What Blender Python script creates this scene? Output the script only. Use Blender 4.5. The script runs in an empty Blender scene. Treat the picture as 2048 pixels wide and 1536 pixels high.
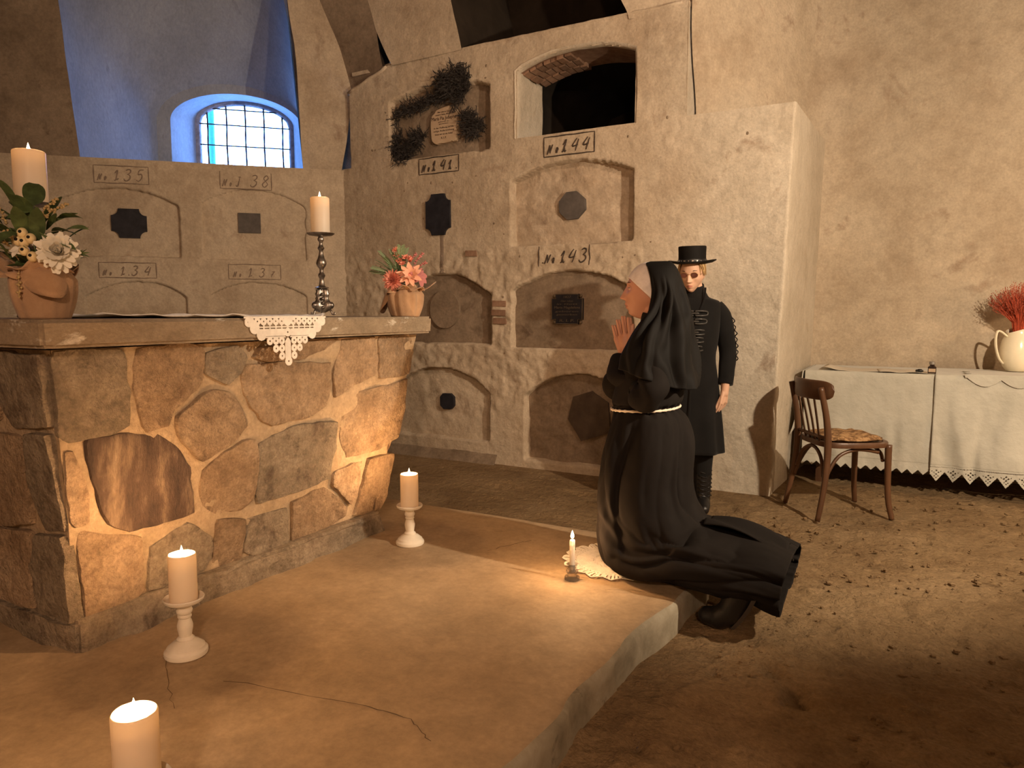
import bpy, bmesh, math, random
import numpy as np
from mathutils import Vector, Matrix
from math import sin, cos, pi, radians, sqrt, atan2
S = bpy.context.scene
COL = S.collection
random.seed(7)

# ------------------------------------------------------------------ camera, world, lamps, exposure
cam_data = bpy.data.cameras.new('camera')
cam = bpy.data.objects.new('camera', cam_data); COL.objects.link(cam)
cam.location = (0, 0, 1.2)
cam.rotation_euler = (radians(90) - math.atan((768 - 625) / 1440.0), 0, radians(29.3))
cam_data.sensor_width = 36.0
cam_data.lens = 1440.0 / 2048.0 * 36.0
cam_data.clip_start = 0.05
S.camera = cam
S.view_settings.view_transform = 'Standard'
S.view_settings.look = 'None'
S.view_settings.gamma = 1.0
S.view_settings.use_curve_mapping = False
S.view_settings.exposure = 0.0
S.cycles.max_bounces = 6
S.cycles.diffuse_bounces = 4
S.cycles.glossy_bounces = 3
S.cycles.transmission_bounces = 6
S.cycles.transparent_max_bounces = 8
S.cycles.caustics_reflective = False
S.cycles.caustics_refractive = False
S.cycles.sample_clamp_indirect = 4.0

world = bpy.data.worlds.new('daylight'); S.world = world
world.use_nodes = True
wb = world.node_tree.nodes['Background']
wb.inputs['Color'].default_value = (0.20, 0.42, 1.0, 1)      # cool open daylight outside the little window
wb.inputs['Strength'].default_value = 24.0

def lamp(name, kind, loc, energy, color, radius=0.05, target=None, **kw):
    d = bpy.data.lights.new(name, kind)
    d.energy = energy; d.color = color
    if kind != 'AREA': d.shadow_soft_size = radius
    for k, v in kw.items(): setattr(d, k, v)
    o = bpy.data.objects.new(name, d); COL.objects.link(o); o.location = loc
    if target is not None:
        o.rotation_euler = (Vector(target) - Vector(loc)).to_track_quat('-Z', 'Y').to_euler()
    return o

# shaded lamp standing to the right of the view, turned to the niche wall (throws the two women's and the chair's shadows)
lamp('floor_lamp_light', 'SPOT', (1.4, 2.6, 2.1), 450, (1.0, 0.79, 0.56), 0.035, (-1.5, 4.87, 1.7), spot_size=radians(122), spot_blend=0.5)
# lamp under the vault, aimed at the niches from the upper right
lamp('vault_lamp_light', 'SPOT', (0.7, 1.7, 3.95), 260, (1.0, 0.69, 0.47), 0.06, (-2.5, 4.87, 2.65), spot_size=radians(68), spot_blend=0.6)
# lamp at the right end of the side table
lamp('table_lamp_light', 'POINT', (1.75, 4.9, 1.35), 40, (1.0, 0.65, 0.37), 0.04)
# added fill light behind the camera, no lamp known there
lamp('rear_fill_light', 'POINT', (0.95, -1.6, 2.5), 270, (1.0, 0.66, 0.43), 0.08)
FLAME = (1.0, 0.55, 0.24)
FLAME_W = 9.0

# ------------------------------------------------------------------ noise
def _hash(ix, iy, iz, seed):
    n = (ix * 374761393 + iy * 668265263 + iz * 1274126177 + seed * 974634777) & 0xffffffff
    n = ((n ^ (n >> 13)) * 1274126177) & 0xffffffff
    n = ((n ^ (n >> 16)) * 2246822519) & 0xffffffff
    return ((n ^ (n >> 15)) & 0xffff) / 65535.0
def vnoise(P, scale, seed=0):
    Q = np.asarray(P, float) * scale
    I = np.floor(Q).astype(np.int64); f = Q - I; f = f * f * (3 - 2 * f)
    r = 0
    for dx in (0, 1):
        for dy in (0, 1):
            for dz in (0, 1):
                w = (f[..., 0] if dx else 1 - f[..., 0]) * (f[..., 1] if dy else 1 - f[..., 1]) * (f[..., 2] if dz else 1 - f[..., 2])
                r = r + w * _hash(I[..., 0] + dx, I[..., 1] + dy, I[..., 2] + dz, seed)
    return r * 2 - 1
def fbm(P, scale, oct=4, seed=0):
    a, s, r = 0.5, scale, 0
    for k in range(oct):
        r = r + a * vnoise(P, s, seed + k); a *= 0.5; s *= 2.03
    return r
def sst(a, b, x):
    t = np.clip((x - a) / (b - a), 0, 1); return t * t * (3 - 2 * t)

# ------------------------------------------------------------------ mesh collecting
class MB:
    def __init__(s): s.v = []; s.f = []; s.m = []
    def add(s, vs, fs, mi=0):
        o = len(s.v); s.v.extend([tuple(map(float, p)) for p in vs]); s.f.extend([tuple(o + i for i in f) for f in fs]); s.m.extend([mi] * len(fs)); return s
    def box(s, c, size, rot=None, mi=0):
        hx, hy, hz = [q / 2 for q in size]
        vs = [Vector((x * hx, y * hy, z * hz)) for x in (-1, 1) for y in (-1, 1) for z in (-1, 1)]
        if rot is not None: vs = [rot @ v for v in vs]
        vs = [v + Vector(c) for v in vs]
        return s.add(vs, [(0, 1, 3, 2), (4, 6, 7, 5), (0, 4, 5, 1), (2, 3, 7, 6), (0, 2, 6, 4), (1, 5, 7, 3)], mi)
    def lathe(s, prof, n=24, c=(0, 0, 0), mi=0, rot=None, cap=True):
        vs = []; fs = []; m = len(prof)
        for r, z in prof:
            for k in range(n):
                a = 2 * pi * k / n; p = Vector((r * cos(a), r * sin(a), z))
                if rot is not None: p = rot @ p
                vs.append(p + Vector(c))
        for i in range(m - 1):
            for k in range(n):
                k2 = (k + 1) % n; fs.append((i * n + k, i * n + k2, (i + 1) * n + k2, (i + 1) * n + k))
        if cap:
            if prof[0][0] > 1e-6: fs.append(tuple(reversed(range(n))))
            if prof[-1][0] > 1e-6: fs.append(tuple((m - 1) * n + k for k in range(n)))
        return s.add(vs, fs, mi)
    def tube(s, pts, rad, n=8, closed=False, mi=0, cap=True, flat=None):
        pts = [Vector(p) for p in pts]; m = len(pts)
        if not hasattr(rad, '__len__'): rad = [rad] * m
        vs = []; fs = []; ref = None
        for i, p in enumerate(pts):
            a = pts[(i - 1) % m] if (closed or i > 0) else p
            b = pts[(i + 1) % m] if (closed or i < m - 1) else p
            t = (b - a)
            t = t.normalized() if t.length > 1e-9 else Vector((0, 0, 1))
            if ref is None:
                ref = Vector((0, 0, 1)) if abs(t.z) < 0.9 else Vector((1, 0, 0))
            u = ref - t * ref.dot(t)
            if u.length < 1e-6: u = t.orthogonal()
            u.normalize(); w = t.cross(u); ref = u
            for k in range(n):
                an = 2 * pi * k / n
                fl = flat if flat else (1, 1)
                vs.append(p + (u * cos(an) * fl[0] + w * sin(an) * fl[1]) * rad[i])
        for i in range(m if closed else m - 1):
            j = (i + 1) % m
            for k in range(n):
                k2 = (k + 1) % n; fs.append((i * n + k, i * n + k2, j * n + k2, j * n + k))
        if not closed and cap:
            fs.append(tuple(reversed(range(n)))); fs.append(tuple((m - 1) * n + k for k in range(n)))
        return s.add(vs, fs, mi)
    def capsule(s, a, b, ra, rb, n=12, k=4, mi=0):
        a = Vector(a); b = Vector(b); d = (b - a); L = d.length or 1e-6; t = d / L
        pts = []; rr = []
        for i in range(k):
            q = pi / 2 * (1 - i / k); pts.append(a - t * ra * sin(q)); rr.append(max(ra * cos(q), ra * 0.03))
        pts.append(a); rr.append(ra); pts.append(b); rr.append(rb)
        for i in range(1, k + 1):
            q = pi / 2 * i / k; pts.append(b + t * rb * sin(q)); rr.append(max(rb * cos(q), rb * 0.03))
        return s.tube(pts, rr, n, mi=mi)
    def chain(s, pts, rr, n=12):
        for i in range(len(pts) - 1): s.capsule(pts[i], pts[i + 1], rr[i], rr[i + 1], n)
        return s
    def sphere(s, c, r, n=12, m=8, mi=0, rot=None):
        if not hasattr(r, '__len__'): r = (r, r, r)
        vs = []; fs = []
        for i in range(m + 1):
            t = pi * i / m
            for k in range(n):
                a = 2 * pi * k / n
                p = Vector((sin(t) * cos(a) * r[0], sin(t) * sin(a) * r[1], cos(t) * r[2]))
                if rot is not None: p = rot @ p
                vs.append(p + Vector(c))
        for i in range(m):
            for k in range(n):
                k2 = (k + 1) % n; fs.append((i * n + k, (i + 1) * n + k, (i + 1) * n + k2, i * n + k2))
        return s.add(vs, fs, mi)
    def grid(s, P, keep=None, closed=False, mi=0):
        """P: array (a, b, 3)"""
        a, b = P.shape[:2]; vs = P.reshape(-1, 3); fs = []
        for i in range(a - 1):
            for j in range(b if closed else b - 1):
                if keep is None or keep[i, j]:
                    j2 = (j + 1) % b
                    fs.append((i * b + j, (i + 1) * b + j, (i + 1) * b + j2, i * b + j2))
        return s.add(vs, fs, mi)
    def prism(s, poly, z0, z1, mi=0, xf=None):
        n = len(poly); vs = [(x, y, z0) for x, y in poly] + [(x, y, z1) for x, y in poly]
        if xf: vs = [xf(*p) for p in vs]
        fs = [tuple(reversed(range(n))), tuple(range(n, 2 * n))] + [(i, (i + 1) % n, n + (i + 1) % n, n + i) for i in range(n)]
        return s.add(vs, fs, mi)
    def mesh(s, name, mats, smooth=True, recalc=True, weld=0):
        me = bpy.data.meshes.new(name); me.from_pydata(s.v, [], s.f)
        if weld:
            bm = bmesh.new(); bm.from_mesh(me); bmesh.ops.remove_doubles(bm, verts=bm.verts, dist=weld); bm.to_mesh(me); bm.free()
        elif any(s.m): me.polygons.foreach_set('material_index', s.m)
        for m in (mats if isinstance(mats, (list, tuple)) else [mats]): me.materials.append(m)
        if recalc:
            bm = bmesh.new(); bm.from_mesh(me); bmesh.ops.recalc_face_normals(bm, faces=bm.faces); bm.to_mesh(me); bm.free()
        if smooth is True: me.polygons.foreach_set('use_smooth', [True] * len(me.polygons))
        elif smooth:
            me.polygons.foreach_set('use_smooth', [True] * len(me.polygons))
            me.set_sharp_from_angle(angle=radians(smooth))
        me.update()
        return me
    def build(s, name, mats, parent=None, smooth=True, loc=None, **kw):
        o = bpy.data.objects.new(name, s.mesh(name, mats, smooth, **kw)); COL.objects.link(o)
        if parent is not None: o.parent = parent
        if loc is not None: o.location = loc
        return o

def tag(o, label, cat, group=None, kind=None):
    o['label'] = label; o['category'] = cat
    if group: o['group'] = group
    if kind: o['kind'] = kind
    return o
def thing(name, label, cat, loc=(0, 0, 0), rz=0, group=None):
    o = bpy.data.objects.new(name, None); COL.objects.link(o)
    o.empty_display_size = 0.05; o.location = loc; o.rotation_euler = (0, 0, rz)
    return tag(o, label, cat, group)
def struct(o):
    o['kind'] = 'structure'; return o
def copy_tree(o, parent=None):
    c = o.copy(); COL.objects.link(c)
    if parent is not None: c.parent = parent
    for ch in list(o.children): copy_tree(ch, c)
    return c

# ------------------------------------------------------------------ materials
def new_mat(name):
    m = bpy.data.materials.new(name); m.use_nodes = True
    nt = m.node_tree; return m, nt, nt.nodes['Principled BSDF']
def _noise(nt, vec, scale, detail=5, rough=0.55, dist=0.0):
    n = nt.nodes.new('ShaderNodeTexNoise'); n.inputs['Scale'].default_value = scale
    n.inputs['Detail'].default_value = detail; n.inputs['Roughness'].default_value = rough; n.inputs['Distortion'].default_value = dist
    nt.links.new(vec, n.inputs['Vector']); return n.outputs['Fac']
def _ramp(nt, fac, stops):
    r = nt.nodes.new('ShaderNodeValToRGB'); nt.links.new(fac, r.inputs['Fac'])
    e = r.color_ramp.elements
    while len(e) > 1: e.remove(e[-1])
    for i, (p, c) in enumerate(stops):
        q = e[0] if i == 0 else e.new(p)
        q.position = p; q.color = (*c, 1) if len(c) == 3 else c
    return r.outputs['Color']
def _mix(nt, fac, a, b, mode='MIX'):
    n = nt.nodes.new('ShaderNodeMix'); n.data_type = 'RGBA'; n.blend_type = mode
    if isinstance(fac, (int, float)): n.inputs['Factor'].default_value = fac
    else: nt.links.new(fac, n.inputs['Factor'])
    for s, v in (('A', a), ('B', b)):
        i = [q for q in n.inputs if q.name == s and q.type == 'RGBA'][0]
        if isinstance(v, tuple): i.default_value = (*v, 1)
        else: nt.links.new(v, i)
    return [q for q in n.outputs if q.type == 'RGBA'][0]
def _bump(nt, bs, h, strength, dist=0.01, prev=None):
    b = nt.nodes.new('ShaderNodeBump'); b.inputs['Strength'].default_value = strength; b.inputs['Distance'].default_value = dist
    nt.links.new(h, b.inputs['Height'])
    if prev is not None: nt.links.new(prev, b.inputs['Normal'])
    nt.links.new(b.outputs['Normal'], bs.inputs['Normal']); return b.outputs['Normal']
def surface(name, stops, scale=3.0, rough=0.9, bump=0.3, bscale=40, bdist=0.004, detail=6, stretch=None, spec=0.2,
            spots=None, spot_scale=8, spot_range=(0.6, 0.7), bump2=None, sheen=0.0, metallic=0.0, rand=0.0, grain=None, across=None):
    m, nt, bs = new_mat(name)
    tc = nt.nodes.new('ShaderNodeTexCoord'); vec = tc.outputs['Object']
    if stretch:
        mp = nt.nodes.new('ShaderNodeMapping'); mp.inputs['Scale'].default_value = stretch
        nt.links.new(vec, mp.inputs['Vector']); vec = mp.outputs['Vector']
    fac = _noise(nt, vec, scale, detail, 0.62, 0.3)
    col = _ramp(nt, fac, stops)
    if across:      # a differently plastered stretch of the same wall, between two X positions
        sx = nt.nodes.new('ShaderNodeSeparateXYZ'); nt.links.new(tc.outputs['Object'], sx.inputs['Vector'])
        ad = nt.nodes.new('ShaderNodeMath'); ad.operation = 'MULTIPLY_ADD'; ad.inputs[1].default_value = 0.9
        nt.links.new(_noise(nt, vec, 2.2, 5), ad.inputs[0]); nt.links.new(sx.outputs['X'], ad.inputs[2])
        mr = nt.nodes.new('ShaderNodeMapRange'); mr.inputs['From Min'].default_value = across[0] + .45; mr.inputs['From Max'].default_value = across[1] + .45
        nt.links.new(ad.outputs[0], mr.inputs['Value']); col = _mix(nt, mr.outputs['Result'], col, _ramp(nt, fac, across[2]))
    if spots:
        sf = _noise(nt, vec, spot_scale, 7, 0.65, 0.4)
        mr = nt.nodes.new('ShaderNodeMapRange'); mr.inputs['From Min'].default_value = spot_range[0]; mr.inputs['From Max'].default_value = spot_range[1]
        nt.links.new(sf, mr.inputs['Value'])
        col = _mix(nt, mr.outputs['Result'], col, spots)
    for gs, lo, hi in (grain or ()):
        gf = _noise(nt, vec, gs, 6, 0.7, 0.2)
        col = _mix(nt, 1.0, col, _ramp(nt, gf, [(0.32, (lo, lo, lo)), (0.68, (hi, hi, hi))]), 'MULTIPLY')
    if rand:
        oi = nt.nodes.new('ShaderNodeObjectInfo')
        hs = nt.nodes.new('ShaderNodeHueSaturation'); nt.links.new(col, hs.inputs['Color'])
        mr = nt.nodes.new('ShaderNodeMapRange'); mr.inputs['To Min'].default_value = 1 - rand; mr.inputs['To Max'].default_value = 1 + rand
        nt.links.new(oi.outputs['Random'], mr.inputs['Value']); nt.links.new(mr.outputs['Result'], hs.inputs['Value'])
        col = hs.outputs['Color']
    nt.links.new(col, bs.inputs['Base Color'])
    bs.inputs['Roughness'].default_value = rough; bs.inputs['Specular IOR Level'].default_value = spec
    bs.inputs['Metallic'].default_value = metallic
    if sheen: bs.inputs['Sheen Weight'].default_value = sheen; bs.inputs['Sheen Roughness'].default_value = 0.5
    if bump:
        n1 = _bump(nt, bs, _noise(nt, vec, bscale, 7, 0.65), bump, bdist)
        if bump2: _bump(nt, bs, _noise(nt, vec, bump2[0], 4, 0.6), bump2[1], bump2[2], n1)
    return m
def plain(name, c, rough=0.6, metallic=0.0, spec=0.4, var=0.12, scale=30, bump=0.0, bscale=80, sheen=0.0, rand=0.0):
    a = tuple(max(0, q * (1 - var)) for q in c); b = tuple(min(1, q * (1 + var)) for q in c)
    return surface(name, [(0.3, a), (0.7, b)], scale, rough, bump, bscale, 0.002, 3, spec=spec, metallic=metallic, sheen=sheen, rand=rand)

PLASTER = surface('plaster', [(0.25, (0.34, 0.26, 0.18)), (0.48, (0.47, 0.385, 0.285)), (0.75, (0.56, 0.475, 0.365))], 1.6, 0.95, 0.38, 55, 0.006,
                  spots=(0.30, 0.215, 0.15), spot_scale=3.2, spot_range=(0.60, 0.75), bump2=(9, 0.45, 0.03), grain=((60, .84, 1.08), (13, .86, 1.08)))
WALL_NICHES = surface('niche_wall_plaster', [(0.25, (0.34, 0.26, 0.18)), (0.48, (0.47, 0.385, 0.285)), (0.75, (0.56, 0.475, 0.365))], 1.6, 0.95, 0.42, 55, 0.006,
                  spots=(0.30, 0.215, 0.15), spot_scale=3.2, spot_range=(0.60, 0.75), bump2=(9, 0.5, 0.03), grain=((60, .84, 1.08), (13, .86, 1.08)),
                  across=(-1.75, -1.25, [(0.25, (0.44, 0.375, 0.285)), (0.55, (0.57, 0.50, 0.40)), (0.8, (0.63, 0.56, 0.455))]))
PLASTER_PALE = surface('pale_plaster', [(0.25, (0.44, 0.375, 0.285)), (0.55, (0.57, 0.50, 0.40)), (0.8, (0.63, 0.56, 0.455))], 2.0, 0.95, 0.6, 60, 0.006,
                       spots=(0.37, 0.29, 0.20), spot_scale=4.5, spot_range=(0.62, 0.78), bump2=(12, 0.6, 0.02), grain=((70, .86, 1.06), (15, .9, 1.05)))
PLASTER_DARK = surface('dark_plaster', [(0.25, (0.17, 0.125, 0.085)), (0.5, (0.25, 0.19, 0.135)), (0.8, (0.33, 0.26, 0.19))], 2.5, 0.95, 0.5, 50, 0.006,
                       spots=(0.13, 0.09, 0.06), spot_scale=5, spot_range=(0.58, 0.72), grain=((50, .8, 1.1), (11, .8, 1.1)))  # darker brown variant of the plaster
LIME_DAYLIT = surface('daylit_limewash', [(0.25, (0.20, 0.22, 0.26)), (0.55, (0.27, 0.30, 0.35)), (0.8, (0.33, 0.36, 0.41))], 3.0, 0.95, 0.5, 60, 0.005,
               spots=(0.17, 0.18, 0.21), spot_scale=6, spot_range=(0.62, 0.78), stretch=(1, 1, 0.5), grain=((50, .85, 1.1),))  # blue of the daylight and dimness of the recess mixed into the colour
SLAB_CLAY = surface('rendered_seal', [(0.25, (0.34, 0.26, 0.18)), (0.55, (0.45, 0.36, 0.265)), (0.8, (0.53, 0.44, 0.335))], 3.5, 0.92, 0.4, 30, 0.008,
                    spots=(0.29, 0.215, 0.15), spot_scale=5, spot_range=(0.6, 0.75), bump2=(6, 0.6, 0.04), grain=((50, .86, 1.08), (12, .82, 1.1)))
DARK_RECESS = surface('unlit_recess_plaster', [(0.3, (0.018, 0.013, 0.009)), (0.7, (0.040, 0.029, 0.020))], 3, 0.95, 0.4, 40)  # near-black colour stands in for missing light inside the recesses
BRICK = surface('old_brick', [(0.3, (0.18, 0.10, 0.065)), (0.7, (0.31, 0.195, 0.13))], 14, 0.95, 0.6, 60, 0.005, rand=0.2)
CONCRETE = surface('platform_screed', [(0.25, (0.27, 0.185, 0.105)), (0.5, (0.37, 0.265, 0.16)), (0.8, (0.47, 0.35, 0.225))], 1.7, 0.68, 0.35, 70, 0.003,
                   spots=(0.24, 0.16, 0.09), spot_scale=2.6, spot_range=(0.58, 0.8), spec=0.35, bump2=(6, 0.25, 0.02), grain=((45, .86, 1.1), (9, .84, 1.12)))
EDGE = surface('platform_edge', [(0.25, (0.19, 0.165, 0.115)), (0.5, (0.34, 0.30, 0.22)), (0.8, (0.50, 0.46, 0.37))], 6, 0.9, 0.6, 60, 0.006,
               spots=(0.10, 0.085, 0.06), spot_scale=9, spot_range=(0.62, 0.72))
DIRT = surface('earth_floor', [(0.25, (0.16, 0.098, 0.047)), (0.5, (0.235, 0.155, 0.08)), (0.8, (0.31, 0.215, 0.12))], 2.2, 0.98, 0.9, 45, 0.012,
               spots=(0.13, 0.078, 0.037), spot_scale=7, spot_range=(0.6, 0.75), bump2=(16, 0.7, 0.03), grain=((70, .78, 1.15), (20, .85, 1.1)))
MORTAR = surface('mortar', [(0.3, (0.38, 0.28, 0.175)), (0.7, (0.50, 0.38, 0.255))], 6, 0.95, 0.8, 50, 0.01, bump2=(14, .6, .02), grain=((60, .8, 1.1), (14, .85, 1.1)))
STONE = surface('sandstone', [(0.22, (0.25, 0.165, 0.10)), (0.45, (0.39, 0.275, 0.175)), (0.62, (0.47, 0.345, 0.23)), (0.85, (0.55, 0.425, 0.30))], 5, 0.92, 1.0, 24, 0.03,
                spots=(0.22, 0.145, 0.09), spot_scale=7, spot_range=(0.54, 0.72), bump2=(75, 0.8, 0.006), rand=0.16, grain=((90, .72, 1.12), (26, .72, 1.15)))
STONE_DARK = surface('stained_stone', [(0.36, (0.06, 0.038, 0.028)), (0.50, (0.11, 0.07, 0.05)), (0.60, (0.24, 0.165, 0.11)), (0.75, (0.42, 0.32, 0.22))], 4, 0.75, 0.9, 30, 0.02, grain=((80, .75, 1.15),),
                     stretch=(1, 2.4, 0.7), spec=0.4)
STONE_GREY = surface('grey_stone', [(0.25, (0.20, 0.16, 0.115)), (0.5, (0.33, 0.265, 0.19)), (0.8, (0.45, 0.37, 0.275))], 5, 0.92, 1.0, 24, 0.03,
                     spots=(0.17, 0.125, 0.09), spot_scale=8, spot_range=(0.52, 0.68), bump2=(75, 0.8, 0.006), rand=0.12, grain=((90, .74, 1.12), (26, .72, 1.15)))
SLABTOP = surface('altar_slab', [(0.25, (0.22, 0.165, 0.11)), (0.5, (0.31, 0.24, 0.165)), (0.8, (0.38, 0.305, 0.22))], 5, 0.88, 0.6, 50, 0.008,
                  stretch=(1, 1, 1.6), spots=(0.60, 0.54, 0.45), spot_scale=7, spot_range=(0.60, 0.66), grain=((70, .8, 1.1), (18, .85, 1.1)))
IRON_PLATE = surface('painted_iron', [(0.3, (0.012, 0.012, 0.016)), (0.7, (0.028, 0.028, 0.036))], 12, 0.55, 0.25, 70, 0.002)
GREY_PLATE = surface('grey_plate', [(0.3, (0.075, 0.065, 0.06)), (0.7, (0.12, 0.105, 0.095))], 14, 0.75, 0.4, 70, 0.003)
INK = plain('painted_lettering', (0.055, 0.04, 0.03), 0.9)
PENCIL = plain('faded_lettering', (0.225, 0.17, 0.13), 0.95)
PAPER_OLD = surface('aged_card', [(0.3, (0.40, 0.29, 0.19)), (0.7, (0.52, 0.40, 0.28))], 6, 0.9, 0.2, 60)
CARD_INK = plain('card_print', (0.05, 0.03, 0.02), 0.9)
GILT = plain('dull_gilt', (0.16, 0.125, 0.085), 0.55, 0.6)
TWIG = plain('dry_greenery', (0.030, 0.026, 0.024), 0.95, var=0.4)
WHITE_WOOD = surface('whitewashed_wood', [(0.3, (0.62, 0.56, 0.47)), (0.7, (0.74, 0.69, 0.60))], 12, 0.75, 0.25, 60, 0.002)
LACE = plain('white_lace', (0.80, 0.74, 0.66), 0.9, sheen=0.2)
LINEN = surface('linen', [(0.3, (0.44, 0.425, 0.365)), (0.7, (0.54, 0.52, 0.45))], 5, 0.95, 0.3, 220, 0.002, sheen=0.2, bump2=(22, 0.5, 0.012))
OLD_SILVER = surface('tarnished_silver', [(0.3, (0.10, 0.085, 0.075)), (0.55, (0.30, 0.27, 0.24)), (0.8, (0.55, 0.51, 0.47))], 25, 0.32, 0.3, 60, 0.003, metallic=0.95)
BURLAP = surface('burlap', [(0.3, (0.36, 0.215, 0.12)), (0.7, (0.50, 0.32, 0.19))], 14, 0.95, 0.6, 260, 0.003, sheen=0.2)
HABIT = surface('black_habit', [(0.3, (0.0085, 0.0068, 0.006)), (0.7, (0.0135, 0.011, 0.0098))], 5, 0.85, 0.2, 300, 0.001, spec=0.12)
VEIL = surface('black_veil', [(0.3, (0.005, 0.0045, 0.004)), (0.7, (0.0085, 0.0075, 0.007))], 5, 0.72, 0.2, 300, 0.001, spec=0.13)
COAT = surface('black_wool', [(0.3, (0.004, 0.0038, 0.0038)), (0.7, (0.008, 0.0075, 0.0075))], 9, 0.9, 0.3, 240, 0.002, sheen=0.06, spec=0.2)
LEATHER = plain('black_leather', (0.012, 0.011, 0.011), 0.38, bump=0.3, bscale=120)
LOOP_LEATHER = plain('worn_loop_leather', (0.035, 0.033, 0.031), 0.34, bump=0.3, bscale=120)
BAND_WHITE = plain('white_band_cloth', (0.80, 0.74, 0.72), 0.85, bump=0.1, bscale=250)
CORD = plain('cream_cord', (0.78, 0.68, 0.55), 0.85)
BENTWOOD = surface('dark_bentwood', [(0.3, (0.060, 0.026, 0.012)), (0.7, (0.125, 0.058, 0.027))], 9, 0.38, 0.15, 50, stretch=(1, 1, 0.25), spec=0.5)
CUSHION = surface('woven_cushion', [(0.3, (0.11, 0.055, 0.025)), (0.47, (0.20, 0.11, 0.05)), (0.55, (0.40, 0.24, 0.115)), (0.8, (0.47, 0.29, 0.14))], 26, 0.95, 0.7, 160, 0.003)
PAPER = plain('writing_paper', (0.66, 0.60, 0.50), 0.9, var=0.05, scale=8)
CERAMIC = plain('cream_glaze', (0.80, 0.72, 0.55), 0.18, var=0.03, spec=0.5)
RED_STEM = plain('red_dried_grass', (0.55, 0.10, 0.045), 0.9, var=0.35)
LEAF = plain('green_leaf', (0.095, 0.14, 0.05), 0.6, var=0.35, rand=0.35)
LEAF_PALE = plain('pale_fern', (0.22, 0.30, 0.16), 0.8, var=0.3, rand=0.25)
LEAF_SEED = plain('straw_seed', (0.45, 0.33, 0.16), 0.8)
PETAL_WHITE = plain('white_petal', (0.80, 0.76, 0.66), 0.8, var=0.08)
BERRY = plain('cream_berry', (0.74, 0.60, 0.34), 0.5)
PETAL_PEACH = plain('peach_petal', (0.82, 0.44, 0.30), 0.8, rand=0.1)
PETAL_CORAL = plain('coral_petal', (0.80, 0.31, 0.23), 0.8)
PETAL_ROSE = plain('dusty_rose_petal', (0.44, 0.16, 0.15), 0.8)
DARK = plain('dark_hole', (0.01, 0.009, 0.008), 0.95)
RUST = plain('rusty_bar', (0.05, 0.04, 0.04), 0.7)

def glass(name, color=(1, 1, 1), rough=0.02, ior=1.5):
    m, nt, bs = new_mat(name)
    bs.inputs['Base Color'].default_value = (*color, 1); bs.inputs['Roughness'].default_value = rough
    bs.inputs['Transmission Weight'].default_value = 1.0; bs.inputs['IOR'].default_value = ior
    return m
GLASS = glass('clear_glass')
_nt = GLASS.node_tree; _o = [n for n in _nt.nodes if n.type == 'OUTPUT_MATERIAL'][0]; _b = _nt.nodes['Principled BSDF']
_t = _nt.nodes.new('ShaderNodeBsdfTransparent'); _x = _nt.nodes.new('ShaderNodeMixShader'); _x.inputs['Fac'].default_value = 0.6
_nt.links.new(_b.outputs[0], _x.inputs[1]); _nt.links.new(_t.outputs[0], _x.inputs[2]); _nt.links.new(_x.outputs[0], _o.inputs['Surface'])
def thin_pane(name):
    m = bpy.data.materials.new(name); m.use_nodes = True; nt = m.node_tree
    nt.nodes.clear()
    o = nt.nodes.new('ShaderNodeOutputMaterial'); t = nt.nodes.new('ShaderNodeBsdfTransparent'); g = nt.nodes.new('ShaderNodeBsdfGlossy'); x = nt.nodes.new('ShaderNodeMixShader')
    t.inputs['Color'].default_value = (0.93, 0.97, 0.98, 1); g.inputs['Roughness'].default_value = 0.05
    x.inputs['Fac'].default_value = 0.06
    nt.links.new(t.outputs[0], x.inputs[1]); nt.links.new(g.outputs[0], x.inputs[2]); nt.links.new(x.outputs[0], o.inputs['Surface'])
    return m
PANE = thin_pane('window_glass')
def wax(name, col, trans):
    m = bpy.data.materials.new(name); m.use_nodes = True; nt = m.node_tree
    bs = nt.nodes['Principled BSDF']; out = [n for n in nt.nodes if n.type == 'OUTPUT_MATERIAL'][0]
    tc = nt.nodes.new('ShaderNodeTexCoord')
    c = _ramp(nt, _noise(nt, tc.outputs['Object'], 18, 3), [(0.3, tuple(q * 0.96 for q in col)), (0.7, col)])
    nt.links.new(c, bs.inputs['Base Color']); bs.inputs['Roughness'].default_value = 0.45
    t = nt.nodes.new('ShaderNodeBsdfTranslucent'); t.inputs['Color'].default_value = (*trans, 1)
    x = nt.nodes.new('ShaderNodeMixShader'); x.inputs['Fac'].default_value = 0.42
    nt.links.new(bs.outputs[0], x.inputs[1]); nt.links.new(t.outputs[0], x.inputs[2]); nt.links.new(x.outputs[0], out.inputs['Surface'])
    return m
WAX = wax('candle_wax', (0.88, 0.83, 0.74), (1.0, 0.80, 0.52))
def emit(name, c, s):
    m = bpy.data.materials.new(name); m.use_nodes = True; nt = m.node_tree; nt.nodes.clear()
    o = nt.nodes.new('ShaderNodeOutputMaterial'); e = nt.nodes.new('ShaderNodeEmission')
    e.inputs['Color'].default_value = (*c, 1); e.inputs['Strength'].default_value = s
    nt.links.new(e.outputs[0], o.inputs['Surface']); return m
FLAME_M = emit('flame', (1.0, 0.72, 0.38), 22)

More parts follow.
